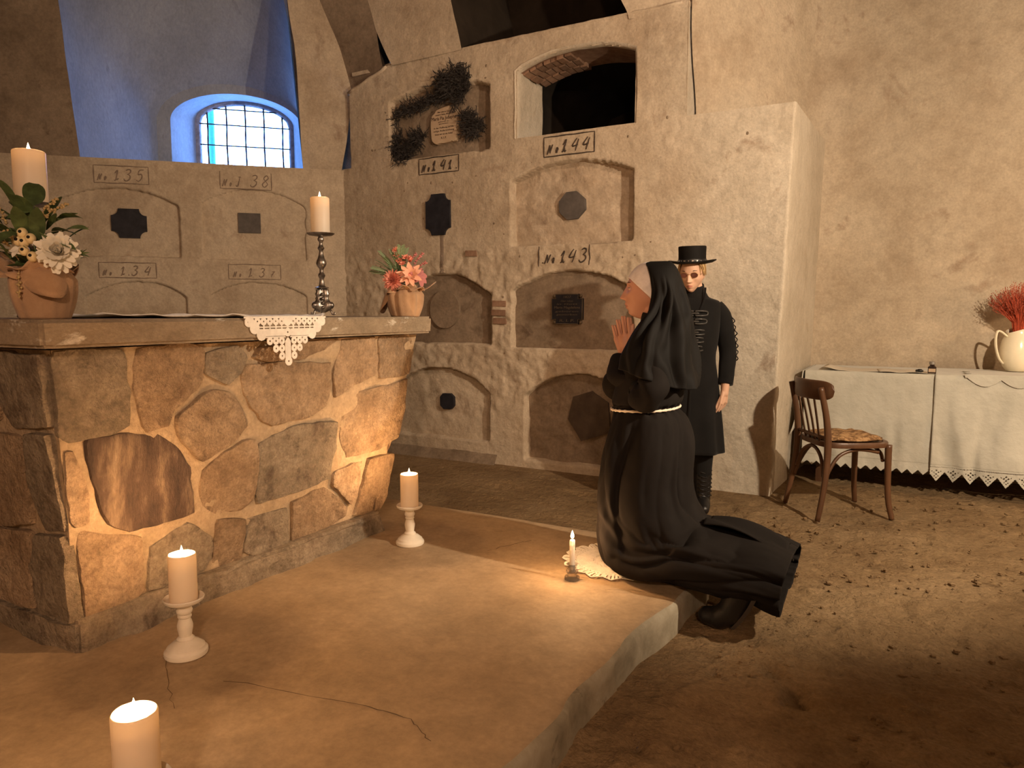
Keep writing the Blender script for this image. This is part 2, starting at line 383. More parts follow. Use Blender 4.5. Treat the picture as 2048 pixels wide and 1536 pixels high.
def skin(name, base, blush):
    return surface(name, [(0.3, base), (0.7, blush)], 7, 0.5, 0.15, 160, 0.0015, spec=0.35)
SKIN_A = skin('skin_warm', (0.50, 0.25, 0.165), (0.60, 0.315, 0.215))
SKIN_B = skin('skin_fair', (0.56, 0.335, 0.225), (0.64, 0.40, 0.28))
LIPS = plain('lips', (0.45, 0.185, 0.135), 0.45)
EYE = plain('eye_white', (0.55, 0.48, 0.42), 0.25)
IRIS = plain('iris', (0.03, 0.02, 0.015), 0.2)
BROW = plain('brow_hair', (0.09, 0.045, 0.025), 0.9)
BLOND = plain('blond_hair', (0.42, 0.27, 0.12), 0.7, var=0.3)
LENS = plain('dark_lens', (0.10, 0.035, 0.025), 0.08, spec=0.6)
GOLD = plain('gold_wire', (0.55, 0.36, 0.16), 0.3, 0.9)
STUD = plain('steel_stud', (0.75, 0.74, 0.72), 0.2, 0.95)
# ------------------------------------------------------------------ the setting
# earth floor: fine relief near the view
def earth():
    xs = np.concatenate([np.arange(-8.2, -1.2, 0.14), np.arange(-1.2, 1.6, 0.022), np.arange(1.6, 4.21, 0.14)])
    ys = np.concatenate([np.arange(-3.2, 0.7, 0.14), np.arange(0.7, 6.3, 0.022)])
    X, Y = np.meshgrid(xs, ys, indexing='ij'); P = np.stack([X, Y, X * 0], -1)
    h = 0.020 * fbm(P, 1.6, 3, 3) + 0.012 * fbm(P, 7, 3, 9) - 0.030 * sst(0.32, 0.62, fbm(P, 11, 2, 21)) + 0.012 * sst(0.2, 0.5, fbm(P, 19, 2, 31))
    h = h * sst(4.9, 4.6, Y * (X < -0.6)) + 0.0
    P[..., 2] = h - 0.004
    return MB().grid(P).build('floor', DIRT)
struct(earth())

# clods and grit lying on the earth
def clods():
    mb = MB(); rng = random.Random(5)
    for i in range(900):
        x = rng.uniform(-0.7, 1.3); y = rng.uniform(0.8, 5.3); r = rng.choice([0.004, 0.005, 0.006, 0.008, 0.012])
        mb.sphere((x, y, 0.002), (r * rng.uniform(.8, 1.6), r * rng.uniform(.8, 1.6), r * 0.7), 5, 3, rot=Matrix.Rotation(rng.uniform(0, 6), 3, 'Z'))
    o = mb.build('loose_earth_clods', DIRT, smooth=False)
    return tag(o, 'loose earth crumbs scattered over the dirt floor', 'earth', kind='stuff')
clods()

# raised platform of worn screed
def platform():
    ys = np.concatenate([np.arange(-2.4, 0.6, 0.1), np.arange(0.6, 3.22, 0.03), np.array([3.23, 3.245, 3.252, 3.258])])
    prof = []  # (x offset from edge, z)
    top = np.concatenate([np.arange(-3.9, -0.12, 0.04), np.array([-0.10, -0.06, -0.035, -0.018, -0.008, -0.002, 0.0, 0.002])])
    zt = np.concatenate([np.full(len(top) - 8, 0.12), np.array([.12, .12, .119, .116, .111, .103, .07, -0.02])])
    P = np.zeros((len(top), len(ys), 3))
    edge = -0.735 - 0.052 * (2.78 - ys) + 0.012 * np.sin(ys * 5.1) + 0.006 * np.sin(ys * 13)
    P[..., 0] = edge[None, :] + top[:, None]; P[..., 1] = ys[None, :]; P[..., 2] = zt[:, None]
    P[:, -3, 2] = np.minimum(P[:, -3, 2], 0.116); P[:, -2, 2] = np.minimum(P[:, -2, 2], 0.10); P[:, -1, 2] = -0.02
    n = fbm(P, 2.2, 4, 77)
    P[..., 2] += np.where(zt[:, None] > 0.1, 0.004 * n, 0)
    side = (zt < 0.118)[:, None] * np.ones_like(ys)[None, :]
    P[..., 0] += side * (0.010 * fbm(P, 9, 3, 5) - 0.018 * sst(0.25, 0.45, fbm(P, 13, 2, 15)))
    # shallow cracks
    def crack(pts, w=0.006, d=0.006):
        for a, b in zip(pts[:-1], pts[1:]):
            a = np.array(a); b = np.array(b); q = P[..., :2] - a; L = np.dot(b - a, b - a)
            t = np.clip((q @ (b - a)) / L, 0, 1); dd = np.linalg.norm(q - t[..., None] * (b - a), axis=-1)
            P[..., 2] -= np.where(zt[:, None] > 0.11, d * np.exp(-(dd / w) ** 2), 0)
    mb = MB(); mb.grid(P)
    o = mb.build('platform', [CONCRETE, EDGE])
    mi = np.zeros((len(top) - 1, len(ys) - 1), int); mi[-4:, :] = 1
    o.data.polygons.foreach_set('material_index', mi.ravel().tolist())
    return o
PLAT = struct(platform())
CRACK = plain('crack_shade', (0.11, 0.07, 0.04), 0.95)
def cracks():
    rng = random.Random(3)
    def line(pts, w):
        out = []
        for a, b in zip(pts[:-1], pts[1:]):
            for k in range(6):
                t = k / 6; out.append((a[0] + (b[0] - a[0]) * t + rng.uniform(-1, 1) * .008, a[1] + (b[1] - a[1]) * t + rng.uniform(-1, 1) * .008))
        out.append(pts[-1]); return out
    for pts, w in (([(-1.65, 2.72), (-1.60, 2.86), (-1.55, 2.95)], .002), ([(-1.72, 1.35), (-1.30, 1.44), (-1.12, 1.45), (-1.02, 1.40)], .0016),
                   ([(-2.02, 1.36), (-1.88, 1.27), (-1.72, 1.18)], .0009), ([(-1.02, 2.55), (-0.9, 2.60), (-0.8, 2.62)], .0012)):
        p = line(pts, w); mb = MB()
        vs = []; fs = []
        for i, (x, y) in enumerate(p):
            a = p[max(0, i - 1)]; b = p[min(len(p) - 1, i + 1)]; d = Vector((b[0] - a[0], b[1] - a[1])); d = d.normalized() if d.length else Vector((1, 0))
            nrm = Vector((-d.y, d.x)) * w * rng.uniform(.5, 1.2)
            vs += [(x + nrm.x, y + nrm.y, 0.1232), (x - nrm.x, y - nrm.y, 0.1232)]
        for i in range(len(p) - 1): fs.append((2 * i, 2 * i + 1, 2 * i + 3, 2 * i + 2))
        mb.add(vs, fs); mb.build('crack', CRACK, parent=PLAT)
cracks()

# --- wall frames
A0 = np.array([-4.412, 4.87, 0.0]); DA = np.array([-1, -1, 0]) / sqrt(2); NA = np.array([1, -1, 0]) / sqrt(2)
YB = 4.87
def frame_a(u, z, o):
    return A0 + np.multiply.outer(u, DA) + np.multiply.outer(o, NA) + np.multiply.outer(z, np.array([0, 0, 1.0]))
def frame_b(u, z, o):
    return np.stack([u + 0 * z, YB - o + 0 * z, z + 0 * u], -1)
def arch_in(u, z, sh):
    """inside distance of a segmental-arched panel (u0, u1, z0, spring, crown)"""
    u0, u1, z0, zs, zc = sh; um = (u0 + u1) / 2; hw = (u1 - u0) / 2
    top = zs + (zc - zs) * (1 - np.clip(np.abs(u - um) / hw, 0, 1) ** 2.2)
    return np.minimum(np.minimum(u - u0, u1 - u), np.minimum(z - z0, (top - z) * 0.9))
# niches of the two walls: (shape, depth)
NB = dict(r2=((-2.745, -1.768, 1.70, 2.19, 2.295), 0.075), r3=((-2.735, -1.76, 0.925, 1.37, 1.505), 0.055), r4=((-2.62, -1.72, 0.06, 0.56, 0.745), 0.07),
          l1=((-3.895, -2.93, 2.45, 2.93, 3.0), 0.075), l3=((-3.86, -2.918, 0.95, 1.33, 1.515), 0.06), l4=((-3.9, -2.94, 0.17, 0.56, 0.75), 0.05))
NAW = dict(a2=((1.327, 2.23, 1.655, 2.07, 2.20), 0.035), b2=((0.33, 1.155, 1.65, 2.10, 2.225), 0.018), a1=((1.30, 2.05, 0.95, 1.33, 1.455), 0.03), b1=((0.335, 1.12, 0.95, 1.34, 1.45), 0.022))
OPEN = (-2.69, -1.763, 2.498, 2.99, 3.075)
def relief(frame, u, z, seed, rough_fn=None):
    P = frame(u, z, np.zeros_like(u))
    o = 0.010 * fbm(P, 1.3, 3, seed) + 0.005 * fbm(P, 6, 3, seed + 4)
    amp = 0.004 if rough_fn is None else rough_fn(u, z)
    o = o + amp * fbm(P, 17, 3, seed + 9)
    return o
def rough_b(u, z):
    return 0.004 + 0.016 * sst(1.75, 1.60, z) * sst(0.35, 0.6, z) * sst(-1.6, -1.75, u)
def off(frame, niches, u, z, seed, rough_fn=None):
    u = np.asarray(u, float); z = np.asarray(z, float)
    o = relief(frame, u, z, seed, rough_fn)
    P = frame(u, z, np.zeros_like(u))
    wob = 0.012 * fbm(P, 7, 3, seed + 40)
    for sh, d in niches.values():
        o = o - (d + 0.10) * sst(0.0, 0.012, arch_in(u, z, sh) + wob)
    return o
def off_b(u, z): return off(frame_b, NB, u, z, 11, rough_b)
def off_a(u, z): return off(frame_a, NAW, u, z, 51)
def hwall(name, frame, offf, us, zs, mat, mask=None):
    U, Z = np.meshgrid(us, zs, indexing='ij')
    P = frame(U, Z, np.zeros_like(U)) if False else None
    O = offf(U, Z)
    if frame is frame_b: P = np.stack([U, YB - O, Z], -1)
    else: P = A0 + U[..., None] * DA + O[..., None] * NA + Z[..., None] * np.array([0, 0, 1.0])
    keep = None
    if mask is not None:
        uc = (U[:-1, :-1] + U[1:, 1:]) / 2; zc = (Z[:-1, :-1] + Z[1:, 1:]) / 2; keep = mask(uc, zc)
    mb = MB(); mb.grid(P, keep)
    return mb.build(name, mat, recalc=False)
def frame_a(u, z, o):
    return A0 + np.asarray(u)[..., None] * DA + np.asarray(o)[..., None] * NA + np.asarray(z)[..., None] * np.array([0, 0, 1.0])
def frame_b(u, z, o):
    return np.stack([np.asarray(u) + 0 * np.asarray(z), YB - np.asarray(o), np.asarray(z) + 0 * np.asarray(u)], -1)

# wall of burial niches facing the altar end (taller block and the lower plastered block beside it)
def mask_b(u, z):
    m = arch_in(u, z, OPEN) < 0
    m &= ~((u > -1.405) & (z > 2.5))
    m &= u < -0.805 + 0.079 * z / 2.5 - 0.004
    m &= ~((u < -4.32) & (z > 2.44))
    m &= z < np.where(u < -3.9, 3.07 + (u + 4.34) / 0.42 * 0.15, 3.235)
    return m
WB = struct(hwall('wall_back', frame_b, off_b, np.arange(-4.50, -0.710, 0.0125), np.arange(-0.05, 3.26, 0.0125), WALL_NICHES, mask_b))
def pier():
    zs = np.arange(-0.05, 2.51, 0.0125)
    mb = MB()
    # rounded arris and return face towards the far wall
    prof = [(-0.812, YB + 0.004), (-0.779, YB - 0.002), (-0.768, YB + 0.006), (-0.762, YB + 0.02), (-0.757, YB + 0.2), (-0.74, YB + 0.5), (-0.72, YB + 0.9), (-0.69, YB + 1.26)]
    P = np.zeros((len(prof), len(zs), 3))
    for i, (x, y) in enumerate(prof):
        q = (x + 0.779) / 0.089; P[i, :, 0] = -0.807 + 0.079 * zs / 2.5 + q * (0.08 - 0.029 * zs / 2.5); P[i, :, 1] = y; P[i, :, 2] = zs
    P[..., 0] += 0.006 * fbm(P, 4, 3, 91); P[0, :, 1] = YB - off_b(P[0, :, 0], zs) + 0.003; P[1, :, 1] = YB - off_b(P[1, :, 0], zs) - 0.0015; P[2, :, 1] = P[1, :, 1] + 0.007
    mb.grid(P)
    return mb.build('pier_return', PLASTER_PALE, parent=WB, recalc=False)
pier()
# block tops and the side of the taller block
mb = MB()
mb.box((-2.85, YB + 0.55, 3.215), (2.9, 1.08, 0.03)); mb.box((-1.08, YB + 0.66, 2.485), (0.70, 1.30, 0.03))
mb.build('ledge', PLASTER, parent=WB, smooth=False)
P = np.zeros((2, 40, 3)); zz = np.linspace(2.47, 3.235, 40)
P[0, :, 0] = -1.404; P[0, :, 1] = YB - 0.004; P[0, :, 2] = zz; P[1, :, 0] = -1.404; P[1, :, 1] = YB + 0.3; P[1, :, 2] = zz
MB().grid(P).build('block_side', PLASTER_PALE, parent=WB)
# end face of the taller block above the neighbouring ledge
P = np.zeros((2, 12, 3)); zz = np.linspace(2.43, 2.99, 12)
P[0, :, 0] = -4.32; P[0, :, 1] = YB; P[0, :, 2] = zz; P[1, :, 0] = -4.32; P[1, :, 1] = YB + 0.4; P[1, :, 2] = zz
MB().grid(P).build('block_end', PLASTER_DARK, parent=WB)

# sealing slabs inside the niches
def slab(wall, frame, sh, depth, mat, seed, amp=0.006, big=0.0):
    u0, u1, z0, zs, zc = sh
    us = np.linspace(u0 - 0.01, u1 + 0.01, 60); ts = np.linspace(0, 1, 40)
    um = (u0 + u1) / 2; hw = (u1 - u0) / 2
    top = zs + (zc - zs) * (1 - np.clip(np.abs(us - um) / hw, 0, 1) ** 2.2) + 0.012
    U = us[:, None] + 0 * ts[None]; Z = (z0 - 0.01) + (top[:, None] - z0 + 0.01) * ts[None]
    P = frame(U, Z, np.zeros_like(U))
    O = -depth + amp * fbm(P, 9, 3, seed) + 0.5 * amp * fbm(P, 25, 2, seed + 3) + big * fbm(P, 3.2, 3, seed + 8)
    return MB().grid(frame(U, Z, O)).build('niche_slab', mat, parent=wall)
slab(WB, frame_b, *NB['r2'], SLAB_CLAY, 101, 0.010, 0.045)
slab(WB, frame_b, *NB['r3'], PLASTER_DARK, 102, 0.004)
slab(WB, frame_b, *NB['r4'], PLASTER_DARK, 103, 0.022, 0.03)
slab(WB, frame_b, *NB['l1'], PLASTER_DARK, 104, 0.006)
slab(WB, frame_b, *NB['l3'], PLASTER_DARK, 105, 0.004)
slab(WB, frame_b, *NB['l4'], PLASTER, 106, 0.012, 0.01)

# open niche: plastered throat, brick arch, dark barrel behind
def open_niche():
    u0, u1, z0, zs, zc = OPEN; um = (u0 + u1) / 2; hw = (u1 - u0) / 2
    def outline(g):
        pts = [(u0 - g, z0)]
        for k in range(5): pts.append((u0 - g, z0 + (zs - z0) * (k + 1) / 5))
        for k in range(1, 17):
            x = u0 + (u1 - u0) * k / 16
            pts.append((x + (g if k > 8 else -g) * abs(k - 8) / 8, zs + (zc - zs) * (1 - (abs(x - um) / hw) ** 2.2) + g))
        for k in range(5): pts.append((u1 + g, zs - (zs - z0) * (k + 1) / 5))
        return pts
    a = outline(0.0)
    ds = [-0.012, 0.0, 0.06, 0.15, 0.26, 0.36, 0.42]
    P = np.array([[(x, YB + d, z) for x, z in (outline(0.016) if i == 0 else a)] for i, d in enumerate(ds)]); P += (0.010 * fbm(P, 9, 3, 5))[..., None] * np.array([1, 0, 1])
    th = MB().grid(P).build('niche_throat', [PLASTER_PALE, BRICK], parent=WB)
    mi = []
    for i in range(len(ds) - 1):
        for j in range(len(a) - 1): mi.append(1 if (5 <= j <= 20 and i >= 2) else 0)
    th.data.polygons.foreach_set('material_index', mi)
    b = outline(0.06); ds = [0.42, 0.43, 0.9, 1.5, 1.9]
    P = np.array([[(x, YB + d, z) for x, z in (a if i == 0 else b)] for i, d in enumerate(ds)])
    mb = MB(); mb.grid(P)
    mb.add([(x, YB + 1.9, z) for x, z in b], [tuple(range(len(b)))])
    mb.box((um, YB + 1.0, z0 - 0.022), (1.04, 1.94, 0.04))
    mb.build('niche_barrel', DARK_RECESS, parent=WB)
    # bricks showing where the arch plaster has fallen
    rng = random.Random(2)
    for row in range(3):
        for k in range(7):
            x = u0 + 0.03 + 0.058 * k + 0.01 * row; t = abs(x - um) / hw
            z = zs + (zc - zs) * (1 - t ** 2.2) - 0.006
            ang = math.atan(2.2 * (zc - zs) / hw * t ** 1.2)
            o = MB().box((0, 0, 0), (0.05, 0.105, 0.034)).build('brick', BRICK, parent=WB, smooth=False)
            o.location = (x, YB + 0.13 + 0.115 * row + rng.uniform(-.01, .01), z + rng.uniform(-.006, .006)); o.rotation_euler = (rng.uniform(-.06, .06), -ang, rng.uniform(-.08, .08))
open_niche()
mb = MB(); mb.tube([(-4.34 + .06 * k, YB + .004, 3.062 + .0214 * k + .004 * sin(k * 2)) for k in range(8)], .016, 8); mb.tube([(-3.93 + .08 * k, YB + .006, 3.228 + .004 * sin(k * 1.7)) for k in range(32)], .012, 8); mb.build('plaster_edge', WALL_NICHES, parent=WB)
# stray bricks laid bare in the wall
for (x, z, w) in ((-3.10, 1.665, 0.10), (-2.845, 1.27, 0.115), (-2.85, 1.20, 0.12), (-2.84, 1.135, 0.11)):
    o = MB().box((0, 0, 0), (w, 0.05, 0.045)).build('brick', BRICK, parent=WB, smooth=False)
    o.location = (x, YB + 0.012, z); o.rotation_euler = (0.05, 0.03, 0.04)
# footing stub between the lower niches and a low kerb
mb = MB(); P = np.zeros((6, 14, 3))
for i, t in enumerate(np.linspace(0, 1, 6)):
    for j, q in enumerate(np.linspace(0, 1, 14)):
        P[i, j] = (-3.95 + 1.08 * q, YB - 0.09 * (1 - t) + 0.03, 0.14 * t - 0.02)
P += (0.02 * fbm(P, 6, 3, 33))[..., None]
mb.grid(P)
mb.build('footing', PLASTER_DARK, parent=WB)

# window-side wall (at 45 degrees to the niche wall)
WA = struct(hwall('wall_left', frame_a, off_a, np.arange(-0.06, 4.5, 0.014), np.arange(-0.05, 2.43, 0.014), PLASTER, None))
for kk, mt, sd in (('a2', PLASTER, 201), ('b2', PLASTER, 202), ('a1', PLASTER, 203), ('b1', PLASTER, 204)):
    slab(WA, frame_a, *NAW[kk], mt, sd, 0.004)
def fa(u, z, o): return tuple(A0 + u * DA + o * NA + np.array([0, 0, z]))
# ledge top of the lower block
MB().add([fa(-0.05, 2.416, 0.0), fa(4.5, 2.416, 0.0), fa(4.5, 2.416, -1.1), fa(-0.05, 2.416, -1.1)], [(0, 1, 2, 3)]).build('ledge_left', PLASTER, parent=WA)

# deep splayed window recess
def recess():
    n = 20
    def outl(u0, u1, z0, zs, zc, p=2.0):
        um = (u0 + u1) / 2; hw = (u1 - u0) / 2; pts = []
        for k in range(n): pts.append((u0, z0 + (zs - z0) * k / n))
        for k in range(2 * n + 1):
            a = pi * k / (2 * n); pts.append((um - hw * cos(a), zs + (zc - zs) * sin(a) ** (1 if p == 2 else p)))
        for k in range(n): pts.append((u1, zs + (z0 - zs) * (k + 1) / n))
        return pts
    front = outl(0.335, 2.07, 2.416, 3.6, 4.75)
    front = [(u + 0.075 * (z - 2.42), z) for u, z in front]
    back = outl(0.315, 1.64, 2.416, 2.97, 3.36)
    win = outl(0.335, 1.523, 2.416, 2.99, 3.275)
    win2 = outl(0.43, 1.335, 2.416, 3.06, 3.285)
    ds = [(-0.08, 0.0), (-0.14, 0.02), (-0.3, .17), (-0.5, .38), (-0.7, .62), (-0.86, .83), (-0.96, 0.96), (-1.0, 1.0)]
    P = np.array([[fa(f[0] + (b[0] - f[0]) * t, f[1] + (b[1] - f[1]) * t ** 0.85, o) for f, b in zip(front, back)] for o, t in ds])
    Q = np.array([[fa(w[0], w[1], o) for w in win] for o in (-1.0, -1.006)] + [[fa(w[0], w[1], o) for w in win2] for o in (-1.29, -1.3, -1.44)])
    P[1:-1] += (0.012 * fbm(P[1:-1], 3, 3, 61))[..., None] * NA
    mb = MB(); mb.grid(P); mb.grid(np.concatenate([P[-1:], Q[:1]], 0)); 
    mb.build('recess_vault', LIME_DAYLIT, parent=WA)
    mb = MB(); mb.grid(Q); mb.build('window_reveal', LIME_DAYLIT, parent=WA)
    return win2
WIN2 = recess()
# the rest of the upper walls and vault springings
def strips():
    mb = MB(); mb.add([fa(-0.45, 2.40, -0.34), fa(0.32, 2.40, -0.34), fa(0.5, 4.8, -0.34), fa(-0.45, 4.8, -0.34)], [(0, 1, 2, 3)]); mb.build('gap_back', PLASTER_DARK, parent=WA)  # dark panel added to block window light behind the rib gap
    e0 = [(-0.1, *q) for q in ((0.334, 2.42), (0.355, 3.02), (0.385, 3.5), (0.425, 3.83), (0.5, 4.24), (0.62, 4.8))]
    e1 = [(0.0, *q) for q in ((0.015, 2.42), (-0.099, 3.07), (0.005, 3.45), (0.161, 3.82), (0.351, 4.24), (0.6, 4.8))]
    E0 = [fa(u, z, o) for o, u, z in e0]; E1 = [fa(u, z, o) for o, u, z in e1]
    def fine(A, B, n=12, bulge=0.0):
        from_ = np.array(A); to = np.array(B); m = 40
        def rs(L):
            t = np.linspace(0, len(L) - 1, m); i = np.clip(t.astype(int), 0, len(L) - 2); f = (t - i)[:, None]
            return L[i] * (1 - f) + L[i + 1] * f
        a, b = rs(from_), rs(to); w = np.linspace(0, 1, n)[None, :, None]
        P = a[:, None] * (1 - w) + b[:, None] * w
        return P + (0.008 * fbm(P, 3, 3, 71))[..., None]
    m1 = MB(); m1.grid(fine(E0, E1)); m1.build('vault_rib', PLASTER, parent=WA)
    E1b = E1[1:]
    E2 = [(x, 4.85, z) for x, z in ((-3.945, 3.215), (-4.0, 3.5), (-4.09, 3.77), (-4.24, 4.23), (-4.45, 4.8))]
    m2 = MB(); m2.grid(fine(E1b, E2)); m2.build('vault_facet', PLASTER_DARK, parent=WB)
    E2 = [(-3.85, 4.85, 3.21)] + E2[1:]
    E3 = [(x, 4.86, z) for x, z in ((-3.173, 3.223), (-3.217, 3.41), (-3.271, 3.6), (-3.36, 4.03), (-3.5, 4.8))]
    m3 = MB(); m3.grid(fine(E2, E3)); m3.build('lunette_pier', PLASTER, parent=WB)
    E4 = [(x, 4.86, z) for x, z in ((-1.815, 3.19), (-1.821, 3.213), (-1.835, 3.25), (-1.877, 3.33), (-2.03, 3.72), (-2.4, 4.8))]
    E5 = [(-1.38, 4.95, z) for z in (3.19, 3.213, 3.25, 3.33, 3.72, 4.8)]
    m4 = MB(); m4.grid(fine(E4, E5)); m4.build('upper_wall', PLASTER, parent=WB)
    # lunette recess behind the tall block, its shade put into the colour
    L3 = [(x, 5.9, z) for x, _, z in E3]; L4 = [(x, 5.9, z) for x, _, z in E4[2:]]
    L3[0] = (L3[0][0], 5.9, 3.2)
    mb = MB(); mb.grid(fine(E3, L3, 6)); mb.grid(fine(E4[2:], L4, 6)); mb.grid(fine(L3, L4, 6)); mb.build('lunette_recess', DARK_RECESS, parent=WB)
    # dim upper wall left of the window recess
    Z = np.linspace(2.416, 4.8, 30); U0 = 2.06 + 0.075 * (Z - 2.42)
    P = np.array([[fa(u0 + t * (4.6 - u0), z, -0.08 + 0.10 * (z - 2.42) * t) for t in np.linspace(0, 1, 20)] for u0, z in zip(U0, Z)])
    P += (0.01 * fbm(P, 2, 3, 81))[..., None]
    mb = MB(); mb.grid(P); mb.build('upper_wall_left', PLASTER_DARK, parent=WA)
strips()
# far wall with the table: curves in from the low block, then straight
def far_wall():
    plan = [(-1.39, 5.05), (-1.2, 5.22), (-1.05, 5.40), (-0.92, 5.62), (-0.83, 5.85), (-0.76, 6.03), (-0.66, 6.10), (-0.5, 6.11)]
    xs = np.arange(-0.4, 3.6, 0.08); plan += [(x, 6.1) for x in xs]
    zs = np.concatenate([np.arange(-0.05, 4.85, 0.06)])
    P = np.zeros((len(plan), len(zs), 3))
    for i, (x, y) in enumerate(plan): P[i, :, 0] = x; P[i, :, 1] = y; P[i, :, 2] = zs
    P[..., 1] -= 0.16 * sst(2.5, 3.1, P[..., 2]) * sst(-1.15, -1.39, P[..., 0])
    P[..., 1] -= 0.018 * fbm(P, 1.4, 3, 17) + 0.006 * fbm(P, 7, 2, 27)
    return MB().grid(P).build('wall_right', PLASTER, recalc=False)
WC = struct(far_wall())
# unseen sides that close the room
def flat(name, pts, m): return struct(MB().add(pts, [(0, 1, 2, 3)]).build(name, m, smooth=False))
flat('wall_east', [(3.5, -3, -.05), (3.5, 7.1, -.05), (3.5, 7.1, 4.9), (3.5, -3, 4.9)], PLASTER)
flat('wall_front', [(3.5, -3, -.05), (-8, -3, -.05), (-8, -3, 4.9), (3.5, -3, 4.9)], PLASTER)
flat('wall_west', [(-7.55, -3, -.05), (-7.55, 4.0, -.05), (-7.55, 4.0, 4.9), (-7.55, -3, 4.9)], PLASTER)
flat('wall_outer', [(-5.0, 7.0, -.05), (3.6, 7.0, -.05), (3.6, 7.0, 4.9), (-5.0, 7.0, 4.9)], PLASTER)
def pillar():      # added out-of-view pillar beside the camera, there to shade the earth floor
    mb = MB(); mb.box((0.66, 0.22, 2.38), (0.50, 0.50, 4.86)); mb.box((0.66, 0.22, 0.10), (0.60, 0.60, 0.26)); return struct(mb.build('pillar', PLASTER, smooth=False))
pillar()
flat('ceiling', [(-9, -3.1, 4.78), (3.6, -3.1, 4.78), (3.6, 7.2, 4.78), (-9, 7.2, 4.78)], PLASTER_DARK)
def outer_masonry():        # outer face of the window wall, open only at the window
    us = [-2.4, 0.38, 1.39, 5.2]; zs = [-0.05, 2.38, 3.34, 4.9]; mb = MB()
    for i in range(3):
        for k in range(3):
            if not (i == 1 and k == 1): mb.add([fa(us[i], zs[k], -1.43), fa(us[i + 1], zs[k], -1.43), fa(us[i + 1], zs[k + 1], -1.43), fa(us[i], zs[k + 1], -1.43)], [(0, 1, 2, 3)])
    mb.build('outer_masonry', PLASTER, parent=WA, smooth=False)
outer_masonry()

# window 1: arched grille in the recess
def window():
    w = thing('window_1', 'small arched window with an iron grille deep in the blue-lit recess', 'window', fa(0.88, 2.416, -1.3)); w['kind'] = 'structure'
    loc = Vector(fa(0.88, 2.416, -1.3))
    def L(u, z, o): return Vector(fa(u, z, o)) - loc
    u0, u1, zs, zc = 0.43, 1.335, 3.06, 3.285
    def top(u): return zs + (zc - zs) * sqrt(max(0, 1 - ((u - (u0 + u1) / 2) / ((u1 - u0) / 2)) ** 2))
    # rough masonry frame
    us = np.linspace(u0, u1, 40); mb = MB()
    path = [(u0, 2.40), (u0, 2.7), (u0, zs)] + [(u, top(u)) for u in us[1:-1]] + [(u1, zs), (u1, 2.7), (u1, 2.40)]
    mb.tube([L(u, z, -1.31) for u, z in path], 0.042, 6); mb.build('frame', surface('frame_masonry', [(0.3, (0.16, 0.16, 0.19)), (0.7, (0.33, 0.33, 0.37))], 20, 0.95, 0.8, 40, 0.01), parent=w)
    for k in range(5):
        u = u0 + 0.10 + (u1 - u0 - 0.20) * k / 4 
        mb = MB(); pts = [L(u + 0.002 * sin(q), 2.38 + (top(u) - 2.38) * q / 14, -1.30) for q in range(15)]
        mb.tube(pts, [0.0075 + 0.002 * (q % 2) for q in range(15)], 6); mb.build('bar', RUST, parent=w)
    for z in (2.64, 2.85, 3.05, 3.20, 2.46):
        uu = [u for u in np.linspace(u0, u1, 30) if top(u) >= z - .01]
        mb = MB(); mb.tube([L(uu[0], z, -1.292), L(uu[-1], z, -1.292)], 0.0065, 6); mb.build('bar', RUST, parent=w)
    mb = MB(); mb.add([L(u0, 2.38, -1.36), L(u1, 2.38, -1.36), L(u1, 3.3, -1.36), L(u0, 3.3, -1.36)], [(0, 1, 2, 3)]); mb.build('pane', PANE, parent=w)
    # blue drainpipe standing outside
    mb = MB(); mb.tube([L(1.27, 2.2, -1.9), L(1.27, 3.6, -1.9)], 0.035, 8); mb.build('drainpipe', plain('teal_pipe', (0.05, 0.45, 0.55), 0.5), parent=w)
    # daylight portal in the opening
    a = bpy.data.lights.new('window_portal', 'AREA'); a.shape = 'RECTANGLE'; a.size = 0.92; a.size_y = 0.92
    a.cycles.is_portal = True
    o = bpy.data.objects.new('window_portal', a); COL.objects.link(o); o.location = fa(0.88, 2.85, -1.40)
    o.rotation_euler = Vector(NA).to_track_quat('-Z', 'Y').to_euler()
window()
